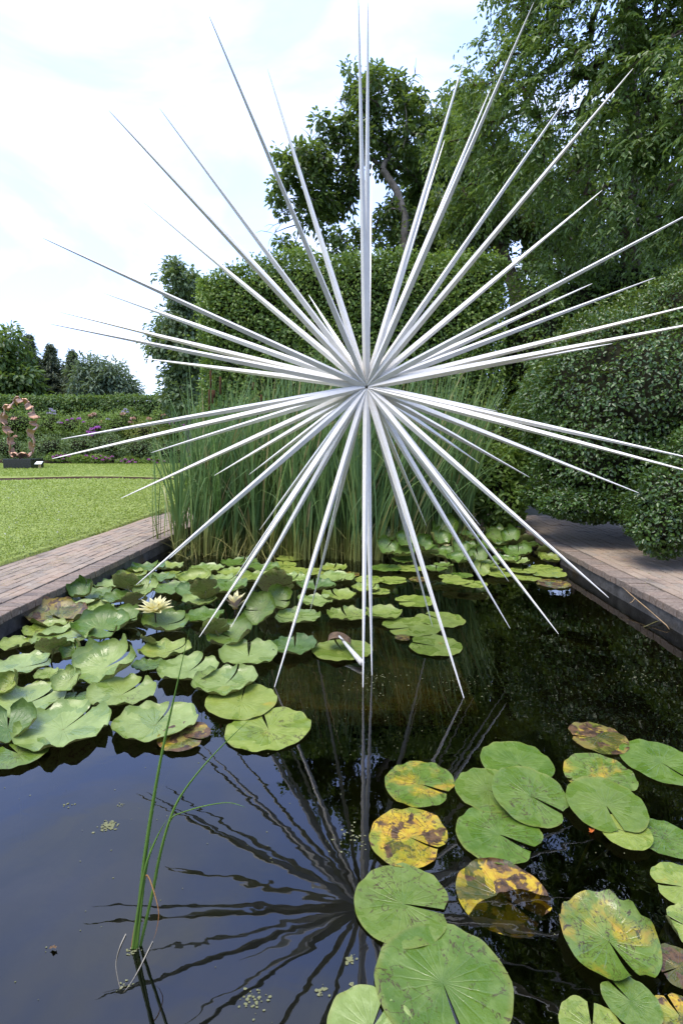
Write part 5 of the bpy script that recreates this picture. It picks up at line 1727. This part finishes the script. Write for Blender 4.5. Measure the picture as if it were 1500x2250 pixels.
conifer(72, 738, 868, 56, 52, 'tallest distant spruce with ragged hanging boughs', 61)
conifer(118, 758, 868, 57, 46, 'second distant spruce, right beside the tallest one', 62)
conifer(165, 774, 868, 56, 38, 'slim distant spruce left of the rounded pine', 63)
backing([PB(98, 815, 58, 34, 40), PB(120, 845, 58, 40, 30)], 90, 46, .9, .4, .2, M_SPRUCE, 'dark ragged tree filling the gap between the first two spruces', 'distant_tree', 71, M_BARKD, .3, FG)
backing([PB(152, 830, 59, 30, 34), PB(175, 850, 59, 36, 24)], 80, 46, .9, .4, .2, M_SPRUCE, 'dark low tree between the slim spruce and the pine', 'distant_tree', 75, M_BARKD, .3, FG)
conifer(32, 775, 868, 58, 30, 'distant spruce half hidden by the dark broad tree', 64)
backing([PB(236, 822, 50, 44, 34), PB(205, 838, 50, 36, 26), PB(262, 846, 50, 38, 24), PB(230, 855, 50, 66, 20), PB(190, 815, 50, 20, 26)], 150, 50, 1.0, .48, .16, M_PINE, 'rounded grey green pine beyond the long hedge', 'distant_pine', 67, M_BARKD, .3, FG)

# ================================================================== FLOWER BED
M_BED1 = leaf_mat('bed_leaf_green', (0.085, 0.150, 0.024), (0.145, 0.230, 0.040), (0.240, 0.320, 0.070), 0.5, 0.38)
M_BED2 = leaf_mat('bed_leaf_grey', (0.090, 0.140, 0.052), (0.135, 0.200, 0.076), (0.200, 0.270, 0.110), 0.55, 0.34)
M_BED3 = leaf_mat('bed_leaf_gold', (0.120, 0.150, 0.025), (0.210, 0.230, 0.035), (0.330, 0.310, 0.060), 0.5, 0.35)
M_VIO = leaf_mat('violet_petal', (0.40, 0.08, 0.42), (0.55, 0.14, 0.58), (0.68, 0.26, 0.70), 0.6, 0.2, 0.2)
M_MAG = leaf_mat('magenta_petal', (0.34, 0.05, 0.30), (0.46, 0.09, 0.42), (0.58, 0.18, 0.52), 0.6, 0.2, 0.2)
M_PEACH = leaf_mat('peach_petal', (0.55, 0.26, 0.20), (0.66, 0.38, 0.30), (0.74, 0.52, 0.44), 0.6, 0.2, 0.2)
M_LILAC = leaf_mat('lilac_petal', (0.32, 0.27, 0.42), (0.44, 0.38, 0.54), (0.58, 0.52, 0.66), 0.6, 0.2, 0.2)
def bed_plant(name, x, y, rx, ry, Y, mat, label, cat, flowers=(), fm=None, fr=4.0, n=2600, group='plants in the flower bed', L=.10, W=.045):
    b = PB(x, y, Y, rx, ry, min(1.0, rx * .026))
    zg = float(lawn_z(b[0][0], Y)) + 0.05
    root = empty(name, (b[0][0], Y, zg), label, cat, group)
    bl = [b, (b[0] + b[1] * [.55, -.2, -.15], b[1] * .6), (b[0] + b[1] * [-.55, -.2, -.1], b[1] * .62)]
    shell_leaves('foliage', bl, n, L, W, mat, root, .5, .3, cut_z=zg, up=.6, hang=-0.3)
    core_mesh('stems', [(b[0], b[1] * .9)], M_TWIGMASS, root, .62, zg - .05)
    for (fx, fy) in flowers:
        c = ony(fx, fy, Y - b[1][1] * .9) 
        k = 46
        d = rdir(k); d[:, 2] = np.abs(d[:, 2]) * .8 + d[:, 2] * .2
        s = fr * pxm(c) * rng.uniform(.8, 1.25)
        P = c + d * s * rng.uniform(.45, 1, (k, 1)) * [1, 1, .8]
        link('flower_head', leaf_mesh('flower_head', P - off(root), unit(d + rdir(k) * .7), d, s * .75, s * .6, fm), root)
        st = [c, c * .6 + (b[0] + (0, 0, b[1][2] * .3)) * .4, b[0]]
        link('flower_stem', list_mesh('flower_stem', *tube_vf([p - off(root) for p in st], [.008, .01, .01], 4), M_STEM), root)
bed_plant('rose_bush', 40, 930, 44, 32, 28.6, M_BED1, 'bushy rose with peach blooms seen through the bronze ring', 'plant', [(31, 921), (35, 960), (18, 942)], M_PEACH, 4)
bed_plant('phlox_plant', 118, 932, 40, 28, 28.8, M_BED1, 'tall phlox just right of the bronze ring with lilac heads', 'plant', [(112, 900), (118, 904), (121, 910), (109, 909), (131, 929)], M_LILAC, 3.2)
bed_plant('phlox_plant', 165, 936, 36, 26, 28.4, M_BED1, 'phlox with a loose row of small pink violet heads', 'plant', [(148, 924), (158, 921), (174, 921), (185, 928), (135, 930)], M_VIO, 3.2)
bed_plant('phlox_plant', 210, 944, 34, 24, 28.0, M_BED1, 'phlox with the brightest violet cluster above the low grey mounds', 'plant', [(203, 944), (211, 941), (216, 940), (205, 952), (195, 950), (210, 951), (199, 957)], M_VIO, 4.0)
bed_plant('rose_bush', 208, 922, 30, 22, 29.0, M_BED1, 'rose with one large peach bloom before the long hedge', 'plant', [(200, 914), (206, 911), (224, 930), (156, 932)], M_PEACH, 4.8)
bed_plant('rose_bush', 278, 922, 40, 26, 28.9, M_BED1, 'rose with peach blooms halfway along the bed', 'plant', [(270, 911), (288, 929), (293, 921)], M_PEACH, 4.2)
bed_plant('phlox_plant', 262, 935, 34, 26, 28.5, M_BED1, 'phlox with lilac heads in the middle of the bed', 'plant', [(276, 900), (281, 906), (271, 905), (238, 922)], M_LILAC, 3.2)
bed_plant('golden_shrub', 330, 948, 44, 26, 28.0, M_BED3, 'yellow leaved shrub at the right of the flower bed', 'shrub', n=3000)
bed_plant('rose_bush', 372, 925, 40, 28, 28.6, M_BED1, 'rose with peach blooms partly behind the reed blades', 'plant', [(360, 912), (425, 908), (327, 921)], M_PEACH, 4.2)
bed_plant('phlox_plant', 395, 945, 34, 26, 28.3, M_BED1, 'violet phlox behind the left corner of the reeds', 'plant', [(397, 929), (392, 932), (403, 935), (377, 931)], M_VIO, 3.2)
bed_plant('grey_shrub', 18, 985, 44, 26, 27.4, M_BED2, 'low grey green mound behind the bronze ring and its base', 'shrub')
bed_plant('grey_shrub', 112, 983, 46, 30, 27.5, M_BED2, 'large low grey green mound just right of the black base', 'shrub', n=3600)
bed_plant('grey_shrub', 182, 980, 42, 28, 27.6, M_BED2, 'low grey green mound under the violet phlox', 'shrub', n=3200)
bed_plant('grey_shrub', 245, 978, 42, 28, 27.5, M_BED2, 'low grey green mound in the middle of the bed front', 'shrub', n=3200)
bed_plant('grey_shrub', 312, 985, 44, 28, 27.4, M_BED2, 'low grey green mound below the yellow leaved shrub', 'shrub', n=3200)
bed_plant('grey_shrub', 372, 990, 40, 26, 27.4, M_BED2, 'low grey green mound partly behind the reeds', 'shrub')
def mag(x, y, rx, pts, label):
    bed_plant('cranesbill', x, y, rx, 9, 26.7, M_BED1, label, 'plant', pts, M_MAG, 2.3, 900, L=.09, W=.06)
mag(130, 1004, 22, [(118, 1004), (126, 1001), (135, 1002), (144, 1000), (152, 1003), (140, 1009)], 'magenta cranesbill at the left front of the bed')
mag(218, 1007, 26, [(205, 1004), (212, 1008), (222, 1002), (232, 1005), (240, 1008), (226, 1011), (247, 1004)], 'magenta cranesbill in the middle of the bed edge')
mag(285, 1012, 22, [(275, 1010), (284, 1015), (292, 1011), (280, 1018), (298, 1016), (268, 1014)], 'magenta cranesbill right of the middle of the bed edge')
mag(340, 1012, 24, [(327, 1010), (338, 1013), (350, 1010), (360, 1014), (345, 1017)], 'magenta cranesbill at the right end of the bed edge')
mag(178, 1008, 18, [(190, 1002)], 'plain green leafy clump in the gap between two cranesbills')

# ================================================================== BRONZE RING
M_BRONZE = plain_mat('brushed_bronze', (0.40, 0.245, 0.165), 0.50, 0.5, 0.25, 5.0, metal=0.75)
M_BLACK = plain_mat('black_granite', (0.012, 0.013, 0.012), 0.22, 0.5, 0.4, 30.0)
def bronze():
    Y = 22.0
    b = ony(53, 1031, Y); b[2] = float(lawn_z(b[0], Y))
    x0, x1 = ony(23, 1020, Y)[0], ony(83, 1020, Y)[0]
    zt = ony(53, 1008, Y)[2]
    pl = empty('black_base', (b[0], Y, b[2]), 'low black stone block carrying the bronze ring on the far lawn', 'plinth')
    link('block', bevel_box('block', x0 - b[0], x1 - b[0], -.45, .45, -0.1, zt - b[2], M_BLACK, .012), pl)
    root = empty('bronze_ring', (b[0], Y, zt), 'tall oval ring of interlocking bent bronze ribbons on a black base', 'sculpture')
    K = 3.3333
    path = [(150,1078),(205,1066),(238,1030),(246,985),(236,935),(238,885),(268,850),(252,822),(272,792),(238,758),(232,722),(208,692),(172,674),(140,658),(108,680),(70,712),(38,728),(32,772),(26,828),(42,862),(66,902),(72,942),(84,985),(80,1030),(105,1066),(150,1078)]
    W3 = [ony(x / K, 680 + y / K, Y) for x, y in path]
    cen = np.mean(W3[:-1], axis=0)
    rr = random.Random(5)
    n = len(W3) - 1
    for i in range(n):
        p, q = W3[i], W3[i + 1]
        prv, nxt = W3[i - 1 if i else n - 1], W3[(i + 2) % n if i + 2 <= n else 1]
        V, F = [], []
        S = 9
        wob = (1 if i % 2 else -1)
        yo = wob * 0.06
        for k in range(S):
            t = -0.14 + 1.28 * k / (S - 1)
            m = p + (q - p) * t
            rad = m - cen; rad[1] = 0; rad /= np.linalg.norm(rad)
            bow = rad * (0.06 * math.sin(PI * min(1, max(0, t))) * wob) + np.array([0, yo, 0])
            c = m + bow
            wd = unit(rad * (0.78 if i % 3 else 0.45) * (1 if i % 2 else -1) + np.array([0, -0.75, 0.1]))
            tn = unit(q - p); th = np.cross(wd, tn)
            hw, ht = 0.145, 0.022
            V += [c - wd * hw - th * ht, c + wd * hw - th * ht, c + wd * hw + th * ht, c - wd * hw + th * ht]
        for k in range(S - 1):
            for e in range(4):
                g = (e + 1) % 4
                F.append((k * 4 + e, k * 4 + g, k * 4 + 4 + g, k * 4 + 4 + e))
        F.append((3, 2, 1, 0)); F.append(tuple((S - 1) * 4 + e for e in range(4)))
        link('ribbon', list_mesh('ribbon', np.array(V) - off(root), F, M_BRONZE), root)
    # little plaque
    c = ony(88, 1028, Y - .3); z0 = float(lawn_z(c[0], c[1]))
    pr = empty('plaque', (c[0], c[1], z0), 'small white plaque on a wooden stake beside the black base', 'sign')
    ph = ony(88, 1017, Y - .3)[2] - z0
    link('stake', list_mesh('stake', *box_vf(-.04, .04, -.03, .03, -.05, ph - .02), plain_mat('pale_wood', (.46, .34, .16), .7)), pr)
    bp = link('plate', bevel_box('plate', -.14, .14, -.10, .10, -.012, .012, plain_mat('plaque_white', (.72, .72, .70), .5, var=.05), .004), pr)
    bp.location = (0, -.04, ph); bp.rotation_euler = (.55, 0, 0)
bronze()
